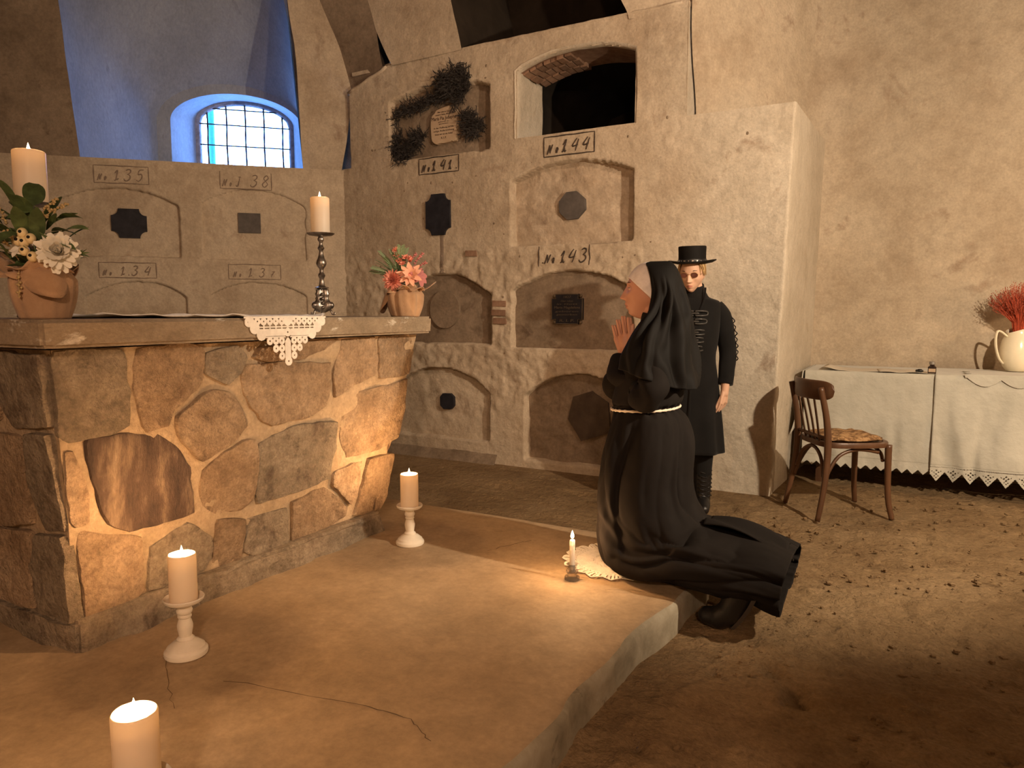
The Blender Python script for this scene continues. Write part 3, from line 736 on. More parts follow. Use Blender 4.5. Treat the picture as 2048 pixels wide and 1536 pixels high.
# ------------------------------------------------------------------ altar
def altar():
    t = thing('stone_altar', 'rubble-stone altar with a concrete top slab and lace cloth, left of the kneeling nun', 'altar', (-2.75, 1.95, 0.12))
    L = Vector((-2.75, 1.95, 0.12))
    # mortar core: battered block, corners (X, Y) at top and bottom
    zb, zt = 0.215, 1.09
    def face_pt(y, h, d=0.0):          # front face: h 0..1 from bottom to top
        x = -2.315 + 0.115 * h + d * 0.992; return Vector((x, y, zb + (zt - zb) * h - d * 0.126)) - L
    def yl(h): return 1.262 - 0.09 * h
    def yr(h): return 2.70 + 0.235 * h
    mb = MB(); n = 26
    P = np.array([[face_pt(yl(h) + (yr(h) - yl(h)) * q, h) for q in np.linspace(0, 1, 60)] for h in np.linspace(0, 1, 40)])
    P[..., 0] += 0.010 * fbm(P, 12, 3, 8); mb.grid(P)
    Pl = np.array([[Vector((-3.18 + q * (0.865 + 0.115 * h), yl(h), zb + (zt - zb) * h)) - L for q in np.linspace(0, 1, 40)] for h in np.linspace(0, 1, 30)])
    Pl[..., 1] += 0.012 * fbm(Pl, 9, 3, 9); mb.grid(Pl)
    Pr = np.array([[Vector((-3.18 + q * (0.865 + 0.115 * h), yr(h), zb + (zt - zb) * h)) - L for q in np.linspace(0, 1, 30)] for h in np.linspace(0, 1, 30)])
    Pr[..., 1] += 0.012 * fbm(Pr, 9, 3, 10); mb.grid(Pr)
    mb.add([Vector(p) - L for p in ((-3.18, 1.25, zb), (-3.18, 2.7, zb), (-3.18, 2.93, zt), (-3.18, 1.17, zt))], [(0, 1, 2, 3)])
    mb.build('mortar_core', MORTAR, parent=t)
    # stones: outlines in (Y, height) on the front face
    ST = [[(1.178, 0.995), (1.377, 0.989), (1.398, 0.902), (1.408, 0.806), (1.415, 0.718), (1.353, 0.693), (1.284, 0.688), (1.225, 0.682), (1.199, 0.711), (1.187, 0.825)],
    [(1.438, 0.988), (1.604, 0.998), (1.677, 0.985), (1.687, 0.867), (1.657, 0.813), (1.578, 0.757), (1.554, 0.691), (1.478, 0.681), (1.453, 0.765), (1.433, 0.873)],
    [(1.702, 0.965), (1.834, 0.987), (1.879, 0.93), (1.85, 0.872), (1.801, 0.822), (1.73, 0.858), (1.699, 0.88)],
    [(1.911, 0.933), (1.942, 0.971), (2.127, 0.994), (2.366, 0.992), (2.313, 0.952), (2.171, 0.913), (1.99, 0.91)],
    [(1.886, 0.894), (2.073, 0.896), (2.32, 0.872), (2.318, 0.74), (2.303, 0.666), (2.218, 0.632), (2.02, 0.617), (1.96, 0.659), (1.876, 0.789), (1.862, 0.856)],
    [(2.395, 0.983), (2.608, 0.99), (2.642, 0.798), (2.461, 0.748), (2.377, 0.709), (2.353, 0.817)],
    [(2.644, 0.991), (2.884, 0.996), (2.919, 0.902), (2.893, 0.777), (2.669, 0.774)],
    [(1.723, 0.806), (1.803, 0.789), (1.882, 0.686), (1.898, 0.626), (1.814, 0.564), (1.702, 0.511), (1.652, 0.57), (1.598, 0.642), (1.595, 0.722), (1.658, 0.77)],
    [(1.284, 0.673), (1.415, 0.667), (1.512, 0.652), (1.588, 0.592), (1.643, 0.49), (1.67, 0.3), (1.575, 0.298), (1.423, 0.3), (1.356, 0.346), (1.324, 0.439), (1.298, 0.55)],
    [(1.212, 0.64), (1.246, 0.637), (1.262, 0.558), (1.292, 0.456), (1.287, 0.371), (1.239, 0.364), (1.219, 0.493)],
    [(1.713, 0.469), (1.878, 0.56), (1.942, 0.553), (1.958, 0.408), (1.941, 0.277), (1.889, 0.251), (1.777, 0.264), (1.725, 0.315), (1.704, 0.396)],
    [(1.971, 0.535), (2.036, 0.555), (2.157, 0.584), (2.382, 0.568), (2.379, 0.434), (2.358, 0.286), (2.219, 0.266), (1.978, 0.256), (1.964, 0.396)],
    [(2.453, 0.71), (2.638, 0.71), (2.879, 0.738), (2.878, 0.597), (2.844, 0.419), (2.69, 0.371), (2.484, 0.374), (2.445, 0.483), (2.445, 0.629)],
    [(2.409, 0.308), (2.593, 0.322), (2.565, 0.14), (2.521, 0.107), (2.396, 0.237)],
    [(2.632, 0.32), (2.825, 0.31), (2.80, 0.062), (2.76, 0.0), (2.564, 0.026), (2.592, 0.121)],
    [(1.262, 0.332), (1.467, 0.249), (1.481, 0.026), (1.406, 0.0), (1.287, 0.0), (1.272, 0.175)],
    [(1.516, 0.192), (1.655, 0.254), (1.741, 0.166), (1.754, 0.104), (1.73, 0.024), (1.64, 0.017), (1.509, 0.022)],
    [(1.781, 0.223), (1.908, 0.196), (1.906, 0.032), (1.893, 0.0), (1.778, 0.022), (1.77, 0.088)],
    [(1.929, 0.19), (2.128, 0.182), (2.142, 0.0), (1.988, 0.0), (1.922, 0.037)],
    [(2.161, 0.202), (2.343, 0.235), (2.51, 0.091), (2.505, 0.034), (2.335, 0.013), (2.179, 0.003)]]
    matl = {0: STONE_GREY, 2: STONE_GREY, 8: STONE_DARK, 16: STONE_GREY, 18: STONE_GREY, 10: STONE, 11: STONE_GREY}
    rng = random.Random(11)
    def stone(poly, fp, mat, proud):
        # densify the outline, roughen it, build rings towards the middle
        pts = []
        m = len(poly)
        for i in range(m):
            a = np.array(poly[i]); b = np.array(poly[(i + 1) % m]); k = max(2, int(np.linalg.norm(b - a) / 0.022))
            for q in range(k): pts.append(a + (b - a) * q / k)
        pts = np.array(pts); n = len(pts); c = pts.mean(0)
        pts = (np.roll(pts, 1, 0) + 6 * pts + np.roll(pts, -1, 0)) / 8
        sd = rng.randint(0, 999)
        pts = pts + 0.006 * np.stack([vnoise(np.c_[pts, pts[:, :1] * 0], 25, sd), vnoise(np.c_[pts, pts[:, :1] * 0], 25, sd + 1)], -1)
        rings = [(1.075, -0.012), (1.065, proud * 0.55), (1.05, proud * 0.92), (0.96, proud), (0.8, proud * 1.0), (0.62, proud * 1.02), (0.42, proud * 1.03), (0.2, proud * 1.03)]
        tilt = (rng.uniform(-.05, .05), rng.uniform(-.05, .05))
        vs = []
        for s, d in rings:
            for p in pts:
                q = c + (p - c) * s
                e = d + (tilt[0] * (q[0] - c[0]) + tilt[1] * (q[1] - c[1])) * (s < 1.07)
                e += (0.010 * float(fbm(np.array([q[0], q[1], sd * 0.37]), 16, 3, sd)) if s < 1.07 else 0)
                vs.append(fp(q[0], q[1], max(e, 0.001) if s < 1.07 else e))
        e = proud * 1.03 + 0.010 * float(fbm(np.array([c[0], c[1], sd * 0.37]), 16, 3, sd)); vs.append(fp(c[0], c[1], e))
        fs = []
        for r in range(len(rings) - 1):
            for i in range(n): fs.append((r * n + i, r * n + (i + 1) % n, (r + 1) * n + (i + 1) % n, (r + 1) * n + i))
        z = (len(rings) - 1) * n
        for i in range(n): fs.append((z + i, z + (i + 1) % n, len(rings) * n))
        MB().add(vs, fs).build('stone', mat, parent=t, smooth=50)
    for i, poly in enumerate(ST): stone(poly, face_pt, matl.get(i, STONE), rng.uniform(0.007, 0.016))
    # left end: rougher, larger blocks, (X, height)
    def left_pt(x, h, d=0.0): return Vector((x, yl(h) - d, zb + (zt - zb) * h)) - L
    LS = [[(-2.23, .98), (-2.50, .985), (-2.52, .80), (-2.47, .72), (-2.25, .74)], [(-2.53, .98), (-2.86, .985), (-2.88, .78), (-2.70, .70), (-2.55, .74)],
          [(-2.26, .70), (-2.40, .69), (-2.43, .50), (-2.40, .34), (-2.28, .36)], [(-2.44, .68), (-2.66, .68), (-2.74, .50), (-2.62, .33), (-2.46, .36)],
          [(-2.29, .32), (-2.44, .31), (-2.50, .16), (-2.48, .01), (-2.30, .01)], [(-2.48, .31), (-2.76, .29), (-2.84, .12), (-2.80, .01), (-2.52, .01)],
          [(-2.78, .68), (-3.08, .72), (-3.12, .42), (-2.92, .32), (-2.78, .44)], [(-2.89, .985), (-3.12, .985), (-3.12, .78), (-2.92, .76)], [(-2.82, .27), (-3.1, .28), (-3.12, .02), (-2.86, .02)]]
    for i, poly in enumerate(LS): stone(poly, left_pt, STONE if i % 2 else STONE_GREY, rng.uniform(0.014, 0.03))
    # right end face, a few blocks
    def right_pt(x, h, d=0.0): return Vector((x, yr(h) + d, zb + (zt - zb) * h)) - L
    for i, (h0, h1) in enumerate(((.02, .32), (.36, .66), (.70, .97))):
        for k in range(2):
            x1 = -2.25 - 0.08 * (1 - h1) - 0.46 * k; stone([(x1, h0), (x1, h1), (x1 - .42, h1 - .02), (x1 - .40, h0)], right_pt, STONE, 0.018)
    # top slab with worn arrises
    def rough_box(name, x0, x1, y0, y1, z0, z1, mat, r, amp, seed, taper=0.0):
        bm = bmesh.new(); bmesh.ops.create_cube(bm, size=1)
        for v in bm.verts:
            v.co = Vector(((x0 + x1) / 2 + v.co.x * (x1 - x0), (y0 + y1) / 2 + v.co.y * (y1 - y0), (z0 + z1) / 2 + v.co.z * (z1 - z0)))
        bmesh.ops.bevel(bm, geom=list(bm.edges), offset=r, segments=2, affect='EDGES')
        for ax, lo, hi, stp in (('x', x0, x1, .06), ('y', y0, y1, .04)):
            k = lo + stp
            while k < hi - stp / 2:
                bmesh.ops.bisect_plane(bm, geom=list(bm.verts) + list(bm.edges) + list(bm.faces), plane_co=(k, 0, 0) if ax == 'x' else (0, k, 0), plane_no=(1, 0, 0) if ax == 'x' else (0, 1, 0)); k += stp
        co = np.array([v.co for v in bm.verts]); d = amp * fbm(co, 11, 3, seed)
        for v, e in zip(bm.verts, d):
            dirv = Vector(((v.co.x > x1 - 0.03) - (v.co.x < x0 + 0.03), (v.co.y > y1 - 0.03) - (v.co.y < y0 + 0.03), 0)); v.co += dirv * float(e); v.co -= L
        me = bpy.data.meshes.new(name); bm.to_mesh(me); bm.free(); me.materials.append(mat)
        me.polygons.foreach_set('use_smooth', [True] * len(me.polygons)); me.set_sharp_from_angle(angle=radians(40))
        o = bpy.data.objects.new(name, me); COL.objects.link(o); o.parent = t; return o
    rough_box('top_slab', -3.25, -2.118, 1.105, 2.955, 1.098, 1.18, SLABTOP, 0.010, 0.012, 3)
    rough_box('plinth', -3.22, -2.262, 1.225, 2.715, 0.10, 0.222, STONE_GREY, 0.012, 0.045, 4)
altar()

# ------------------------------------------------------------------ lace helper: thin sheet with cut holes
def lace_sheet(name, W, H, step, pos, inside, mat, parent=None, thick=0.0016):
    us = np.arange(-W / 2, W / 2 + step, step); vs = np.arange(0, H + step, step)
    U, V = np.meshgrid(us, vs, indexing='ij'); P = pos(U, V)
    uc = (U[:-1, :-1] + U[1:, 1:]) / 2; vc = (V[:-1, :-1] + V[1:, 1:]) / 2
    mb = MB(); mb.grid(P, inside(uc, vc))
    # drop unused vertices
    used = sorted({i for f in mb.f for i in f}); mp = {a: i for i, a in enumerate(used)}
    m2 = MB(); m2.add([mb.v[i] for i in used], [tuple(mp[i] for i in f) for f in mb.f])
    o = m2.build(name, mat, parent=parent, smooth=False, recalc=False)
    sm = o.modifiers.new('solid', 'SOLIDIFY'); sm.thickness = thick; sm.offset = 0
    return o
def disc(u, v, c, r, hole=0.0):
    d = np.hypot(u - c[0], v - c[1]); return (d < r) & (d > hole)

def altar_cloth():
    t = thing('lace_altar_cloth', 'white crocheted cloth with a pointed lace corner hanging over the altar front', 'cloth', (-2.6, 2.0, 1.183))
    L = np.array([-2.6, 2.0, 1.183])
    # top part lying on the slab (a diamond cut by the slab's front edge)
    n = 46; a = np.linspace(0, 1, n)
    P = np.zeros((n, n, 3))
    for i, q in enumerate(a):
        for j, w in enumerate(a):
            x = -2.125 - 0.98 * q
            half = 0.205 + 0.50 * (1 - abs(q - 0.5) * 2) if q > 0.0 else 0.205
            half = 0.205 + (0.52 * q * 2 if q < .5 else 0.52 * (1 - q) * 2)
            P[i, j] = (x, 2.0 + (w * 2 - 1) * half, 1.1845)
    P[..., 2] += 0.016 * np.clip(fbm(P, 14, 3, 5) + .12, 0, 1) + 0.005 * sst(.9, 1, np.abs(np.linspace(-1, 1, n)))[None, :]
    P -= L
    o = MB().grid(P).build('cloth_top', LACE, parent=t); m = o.modifiers.new('solid', 'SOLIDIFY'); m.thickness = 0.003; m.offset = 1
    W, H = 0.43, 0.195
    def pos(u, v):
        return np.stack([-2.1125 + 0 * u - 0.012 * sst(0.07, .09, v) * 0, 2.0 + u, 1.185 - v], -1) - L
    def inside(u, v):
        m = np.zeros_like(u, bool)
        r = 0.0146
        rows = [(0.018, 6, 0.0), (0.090, 5, 0.0), (0.118, 3, 0.0), (0.148, 1, 0)]
        for k in range(-6, 7):
            if k: m |= disc(u, v, (k * 0.029, 0.018), r, 0.0034)
        m |= disc(u, v, (0, .016), 0.02)
        m |= v < 0.006
        m &= np.abs(u) < 0.205
        m |= (np.abs(u) < 0.150) & (v > 0.046) & (v < 0.074) & (np.abs(u) > 0.014 - 0.0 * v)
        for s in (-1, 1):
            m |= disc(u, v, (s * 0.158, 0.042), 0.022); m |= disc(u, v, (s * 0.128, 0.068), 0.021); m |= disc(u, v, (s * 0.185, 0.02), 0.018, 0.004)
            for k, vv in ((1, .092), (2, .092), (3, .092), (1, .121), (2, .121), (1, .150)): m |= disc(u, v, (s * (k * 0.029 + 0.002), vv), r, 0.0036)
        m |= (np.abs(v - .0395) < .0022) & (np.abs(u) < .15) & (np.mod(u + .0145, .029) > .0)
        m |= (np.abs(v - .078) < .0024) & (np.abs(u) < .12) & (np.abs(u) > .012)
        for k in range(-5, 6): m |= (np.abs(u - k * .029) < .0035) & (v > .03) & (v < .048)
        m |= disc(u, v, (0, .060), 0.017, 0.0036)
        m |= (np.abs(u) < 0.0145) & (v > 0.080) & (v < 0.162) & (np.abs(u) < (v - 0.078) * 0.9)
        m |= disc(u, v, (0.001, 0.172), 0.0175, 0.0036)
        # scalloped outline
        return m
    lace_sheet('lace_corner', W, H, 0.0016, pos, inside, LACE, parent=t)
altar_cloth()

# ------------------------------------------------------------------ candles
def flame(parent, z, h=0.036, r=0.0075):
    prof = [(0.0008, 0), (r * .75, h * .12), (r, h * .28), (r * .82, h * .5), (r * .45, h * .75), (r * .12, h * .94), (0.0003, h)]
    return MB().lathe(prof, 12, (0, 0, z)).build('flame', FLAME_M, parent=parent)
def candle(name_label, loc, r, h, group=None, well=0.040, power=1.0, inner=5.0, name='pillar_candle', tilt=0):
    t = thing(name, name_label, 'candle', loc, 0, group)
    w = 0.007
    prof = [(0.001, 0.0), (r * .985, 0.0), (r, 0.004), (r, h - 0.005), (r - 0.002, h - 0.001), (r - 0.004, h), (r - w, h - 0.003), (r - w, h - well), (r * .4, h - well - 0.004), (0.001, h - well - 0.005)]
    mb = MB(); mb.lathe(prof, 40)
    o = mb.build('wax', WAX, parent=t)
    MB().tube([(0, 0, h - well - 0.006), (0.001, 0, h - well + 0.012 if r < 0.02 else h - 0.014)], 0.0012, 6).build('wick', DARK, parent=t)
    flame(t, h - 0.020 if r > 0.02 else h + 0.004, 0.046 if r > 0.02 else 0.034)
    def pl(z, e, rad, nm):
        d = bpy.data.lights.new(nm, 'POINT'); d.energy = e; d.color = FLAME; d.shadow_soft_size = rad
        q = bpy.data.objects.new(nm, d); COL.objects.link(q); q.parent = t; q.location = (0, 0, z)
    pl(h + 0.030, FLAME_W * power, 0.012, 'flame_light')
    if inner: pl(h - well * 0.35, inner, 0.010, 'wax_glow')
    return t
def turned_holder(label, loc, group):
    t = thing('candle_holder', label, 'candle holder', loc, 0, group)
    prof = [(0.001, 0), (0.064, 0), (0.066, 0.006), (0.065, 0.014), (0.060, 0.017), (0.058, 0.020), (0.057, 0.026), (0.050, 0.031), (0.047, 0.034), (0.040, 0.040), (0.030, 0.044), (0.026, 0.047), (0.027, 0.052), (0.024, 0.055),
            (0.019, 0.060), (0.021, 0.072), (0.0235, 0.085), (0.024, 0.095), (0.020, 0.110), (0.017, 0.118), (0.021, 0.122), (0.021, 0.127), (0.018, 0.130), (0.023, 0.136), (0.0245, 0.143), (0.022, 0.150), (0.019, 0.153), (0.022, 0.158), (0.019, 0.163)]
    MB().lathe(prof, 36).build('turned_stem', WHITE_WOOD, parent=t, smooth=40)
    dish = [(0.019, 0.160), (0.030, 0.163), (0.050, 0.169), (0.059, 0.176), (0.061, 0.184), (0.059, 0.187), (0.056, 0.184), (0.053, 0.178), (0.045, 0.175), (0.001, 0.174)]
    MB().lathe(dish, 36).build('dish', WHITE_WOOD, parent=t, smooth=40)
    return t
HG = 'white turned candle holders on the platform'; CG = 'pillar candles burning on the platform'
Z0 = 0.1225
turned_holder('white turned wooden candle holder in front of the altar, left end', (-1.975, 1.405, Z0), HG)
candle('burning white pillar candle on the turned holder before the left end of the altar', (-1.975, 1.405, Z0 + 0.1745), 0.0415, 0.152, CG)
turned_holder('white turned wooden candle holder at the right end of the altar front', (-2.025, 2.632, Z0), HG)
candle('burning white pillar candle on the turned holder by the right end of the altar', (-2.025, 2.632, Z0 + 0.1745), 0.0415, 0.158, CG)
turned_holder('white turned candle holder under the nearest candle, cut by the lower picture edge', (-1.262, 0.782, Z0), HG)
candle('burning pillar candle nearest the viewer, cut by the lower edge of the picture', (-1.262, 0.782, Z0 + 0.1745), 0.0415, 0.150, CG)
def glass_candle():
    x, y = -1.172, 2.586
    t = thing('glass_candle_holder', 'small clear glass candle holder on the platform by the lace mat', 'candle holder', (x, y, Z0))
    prof = [(0.001, 0), (0.028, 0), (0.0315, 0.005), (0.030, 0.013), (0.022, 0.018), (0.016, 0.022), (0.021, 0.028), (0.0255, 0.035), (0.023, 0.042), (0.017, 0.046), (0.019, 0.056), (0.0225, 0.066), (0.0205, 0.067), (0.0145, 0.058), (0.0122, 0.05), (0.0122, 0.030), (0.001, 0.029)]
    mb = MB(); n = 32
    mb.lathe(prof, n)
    mb.v = [(px * (1 + 0.06 * cos(8 * atan2(py, px)) * (pz < 0.045)), py * (1 + 0.06 * cos(8 * atan2(py, px)) * (pz < 0.045)), pz) for px, py, pz in mb.v]
    mb.build('glass_body', GLASS, parent=t)
    c = candle('slim burning white taper candle in the small glass holder', (x, y, Z0 + 0.031), 0.0112, 0.135, None, well=0.003, power=0.8, inner=0.0, name='taper_candle')
glass_candle()

def silver_candlestick(label, loc):
    t = thing('silver_candlestick', label, 'candlestick', loc, 0.35, 'tarnished silver candlesticks on the altar')
    prof = [(0.016, 0.118), (0.030, 0.122), (0.031, 0.126), (0.017, 0.130), (0.013, 0.136), (0.0105, 0.150), (0.0095, 0.165), (0.013, 0.172), (0.0165, 0.180), (0.013, 0.188), (0.009, 0.193), (0.0085, 0.205), (0.011, 0.212), (0.019, 0.222), (0.0235, 0.234), (0.021, 0.246), (0.015, 0.258),
            (0.0105, 0.275), (0.0085, 0.290), (0.0125, 0.297), (0.0155, 0.303), (0.011, 0.310), (0.0075, 0.320), (0.008, 0.330), (0.0125, 0.335), (0.0145, 0.343), (0.0115, 0.351), (0.009, 0.356)]
    MB().lathe(prof, 28).build('baluster_stem', OLD_SILVER, parent=t, smooth=45)
    pan = [(0.009, 0.354), (0.030, 0.357), (0.052, 0.360), (0.061, 0.366), (0.062, 0.369), (0.058, 0.367), (0.050, 0.3635), (0.001, 0.363)]
    MB().lathe(pan, 32).build('drip_pan', OLD_SILVER, parent=t, smooth=45)
    # triangular base on three scrolled feet
    mb = MB()
    lev = [(0.034, 0.018), (0.047, 0.030), (0.049, 0.048), (0.038, 0.062), (0.029, 0.075), (0.032, 0.088), (0.036, 0.098), (0.030, 0.106), (0.033, 0.116), (0.020, 0.120)]
    P = []
    for r, z in lev:
        P.append([((r * (0.74 + 0.26 * cos(3 * a))) * cos(a), (r * (0.74 + 0.26 * cos(3 * a))) * sin(a), z + 0.006 * cos(3 * a) * (z < 0.05)) for a in np.linspace(0, 2 * pi, 36, endpoint=False)])
    mb.grid(np.array(P), closed=True); mb.add(P[0], [tuple(range(36))])
    for k in range(3):
        a = 2 * pi * k / 3; d = Vector((cos(a), sin(a), 0))
        mb.sphere(d * 0.043 + Vector((0, 0, 0.045)), (0.013, 0.013, 0.016), 10, 6)
        b = a + pi / 3; e = Vector((cos(b), sin(b), 0))
        for q in range(4): mb.sphere(e * 0.026 + Vector((0, 0, 0.035 + 0.02 * q)), 0.008, 8, 5)
    mb.build('base', OLD_SILVER, parent=t, smooth=60)
    for k in range(3):
        a = 2 * pi * k / 3; d = Vector((cos(a), sin(a), 0)); mb = MB()
        pts = [d * 0.036 + Vector((0, 0, 0.026)), d * 0.044 + Vector((0, 0, 0.014)), d * 0.046 + Vector((0, 0, 0.006)), d * 0.054 + Vector((0, 0, 0.0035)), d * 0.060 + Vector((0, 0, 0.006)), d * 0.060 + Vector((0, 0, 0.011)), d * 0.055 + Vector((0, 0, 0.011))]
        mb.tube(pts, [0.006, 0.005, 0.004, 0.0035, 0.0034, 0.0034, 0.003], 8); mb.build('foot', OLD_SILVER, parent=t)
    return t
ZA = 1.1815
silver_candlestick('tarnished silver candlestick on the altar between the lace corner and pink flowers', (-2.375, 2.462, ZA + .006))
candle('lit ivory pillar candle on the slender silver candlestick in the middle of the altar', (-2.375, 2.462, ZA + 0.3705), 0.042, 0.163, 'altar candles', inner=4.0, power=0.35)
silver_candlestick('tarnished silver candlestick almost hidden behind the white flowers on the altar', (-2.505, 1.305, ZA))
candle('tall lit ivory pillar candle rising above the white flower pot on the altar', (-2.505, 1.305, ZA + 0.3645), 0.0470, 0.168, 'altar candles', inner=4.0, power=0.35)

# ------------------------------------------------------------------ flower pots wrapped in burlap
def leaf_mesh(l, w, bend=0.3, seg=6, round_=False):
    mb = MB(); P = np.zeros((seg + 1, 3, 3))
    for i in range(seg + 1):
        t = i / seg; ww = w * ((1 - abs(2 * t - 1.08) ** 2.6) ** 0.55 if round_ and abs(2 * t - 1.08) < 1 else (0.06 if round_ else sin(pi * min(1, t * 0.96 + 0.02)) ** 0.75)); z = bend * l * t * t
        P[i, 0] = (t * l, -ww / 2, -z + 0.15 * ww); P[i, 1] = (t * l, 0, -z); P[i, 2] = (t * l, ww / 2, -z + 0.15 * ww)
    mb.grid(P); return mb
def orient(d, roll=0):
    d = Vector(d).normalized(); q = d.to_track_quat('X', 'Z'); return (q.to_matrix().to_4x4() @ Matrix.Rotation(roll, 4, 'X'))
def put(name, me, parent, loc, d, roll=0, sc=1.0):
    o = bpy.data.objects.new(name, me); COL.objects.link(o); o.parent = parent
    o.matrix_local = Matrix.Translation(Vector(loc)) @ orient(d, roll) @ Matrix.Scale(sc, 4); return o
def blossom(parent, loc, d, petals, mat, centre=None, name='blossom', cseed=0, round_=False):
    """petals: list of (count, length, width, elevation, bend)"""
    mb = MB(); rng = random.Random(cseed)
    for cnt, l, w, el, be in petals:
        for k in range(cnt):
            a = 2 * pi * k / cnt + rng.uniform(-.15, .15) + el; e = el + rng.uniform(-.1, .1)
            pm = leaf_mesh(l * rng.uniform(.88, 1.08), w, be, 6, round_)
            M = Matrix.Rotation(a, 3, 'Z') @ Matrix.Rotation(-e, 3, 'Y')
            mb.add([M @ Vector(v) for v in pm.v], pm.f)
    M = Vector(d).normalized().to_track_quat('Z', 'Y').to_matrix().to_4x4()
    o = mb.build(name, mat, parent=parent, recalc=False); o.matrix_local = Matrix.Translation(Vector(loc)) @ M
    if centre:
        c = MB().sphere((0, 0, 0.004), (centre[0], centre[0], centre[0] * .7), 10, 6).build('flower_centre', centre[1], parent=o)
    return o
def burlap_pot(t, r0, r1, h, seed, flaps):
    """body of gathered burlap round the pot, cuffs and loose corners"""
    n = 72; m = 26; P = np.zeros((m, n, 3)); rng = np.random.RandomState(seed)
    ph = rng.uniform(0, 6, 4)
    for i in range(m):
        q = i / (m - 1); z = h * q
        r = r0 + (r1 - r0) * q + 0.012 * sin(pi * q)
        neck = sst(0.72, 0.9, q); r = r * (1 - 0.16 * neck + 0.30 * sst(0.9, 1.0, q))
        for j in range(n):
            a = 2 * pi * j / n
            f = (0.35 + 0.65 * q) * (0.004 * sin(9 * a + ph[0]) + 0.0035 * sin(14 * a + ph[1] + 2 * q) + 0.003 * sin(5 * a + ph[2]))
            rr = r + f
            zz = z + (0.012 * sin(3 * a + ph[3]) + 0.008 * sin(7 * a)) * sst(0.9, 1, q)
            P[i, j] = (rr * cos(a), rr * sin(a), zz)
    mb = MB(); mb.grid(P, closed=True); mb.add([tuple(p) for p in P[0]], [tuple(range(n))])
    o = mb.build('burlap_wrap', BURLAP, parent=t); sm = o.modifiers.new('solid', 'SOLIDIFY'); sm.thickness = 0.002; sm.offset = -1
    MB().lathe([(0.001, h * .86), (r1 * .92, h * .86)], 24, cap=False).build('soil', DARK, parent=t)
    for (a0, a1, z0, out, up, sag) in flaps:
        k = 18; L = 10; Q = np.zeros((k, L, 3))
        for i in range(k):
            q = i / (k - 1); a = a0 + (a1 - a0) * q; w = sin(pi * q) ** 0.7
            for j in range(L):
                s = j / (L - 1); r = r1 * 0.86 + (out * w + 0.004) * s + 0.006 * sin(q * 9 + seed) * s
                z = z0 + up * s * w - sag * s * s * w + 0.010 * sin(q * 7 + 2 * s + seed) * s
                Q[i, j] = (r * cos(a), r * sin(a), z)
        f = MB().grid(Q).build('burlap_flap', BURLAP, parent=t); sm = f.modifiers.new('solid', 'SOLIDIFY'); sm.thickness = 0.002
def sprig(t, base, tip, mat_seed, n, name='seed_sprig'):
    b = Vector(base); e = Vector(tip); mb = MB(); mid = (b + e) / 2 + Vector((0, 0, 0.03))
    pts = [b.lerp(mid, q / 4).lerp(mid.lerp(e, q / 4), q / 4) for q in range(5)]
    mb.tube(pts, 0.0012, 5)
    rng = random.Random(n)
    for k in range(n):
        q = 0.35 + 0.65 * k / n; p = b.lerp(mid, q).lerp(mid.lerp(e, q), q)
        mb.sphere(p + Vector((rng.uniform(-1, 1), rng.uniform(-1, 1), rng.uniform(-1, 1))) * 0.006, (0.0055, 0.004, 0.004), 6, 4)
    mb.build(name, mat_seed, parent=t)
RT = Vector((0.872, 0.489, 0)); FWD = Vector((-0.489, 0.872, 0)); UP = Vector((0, 0, 1))
def vdir(r, u, f=0.0): return RT * r + UP * u - FWD * f          # f: towards the viewer
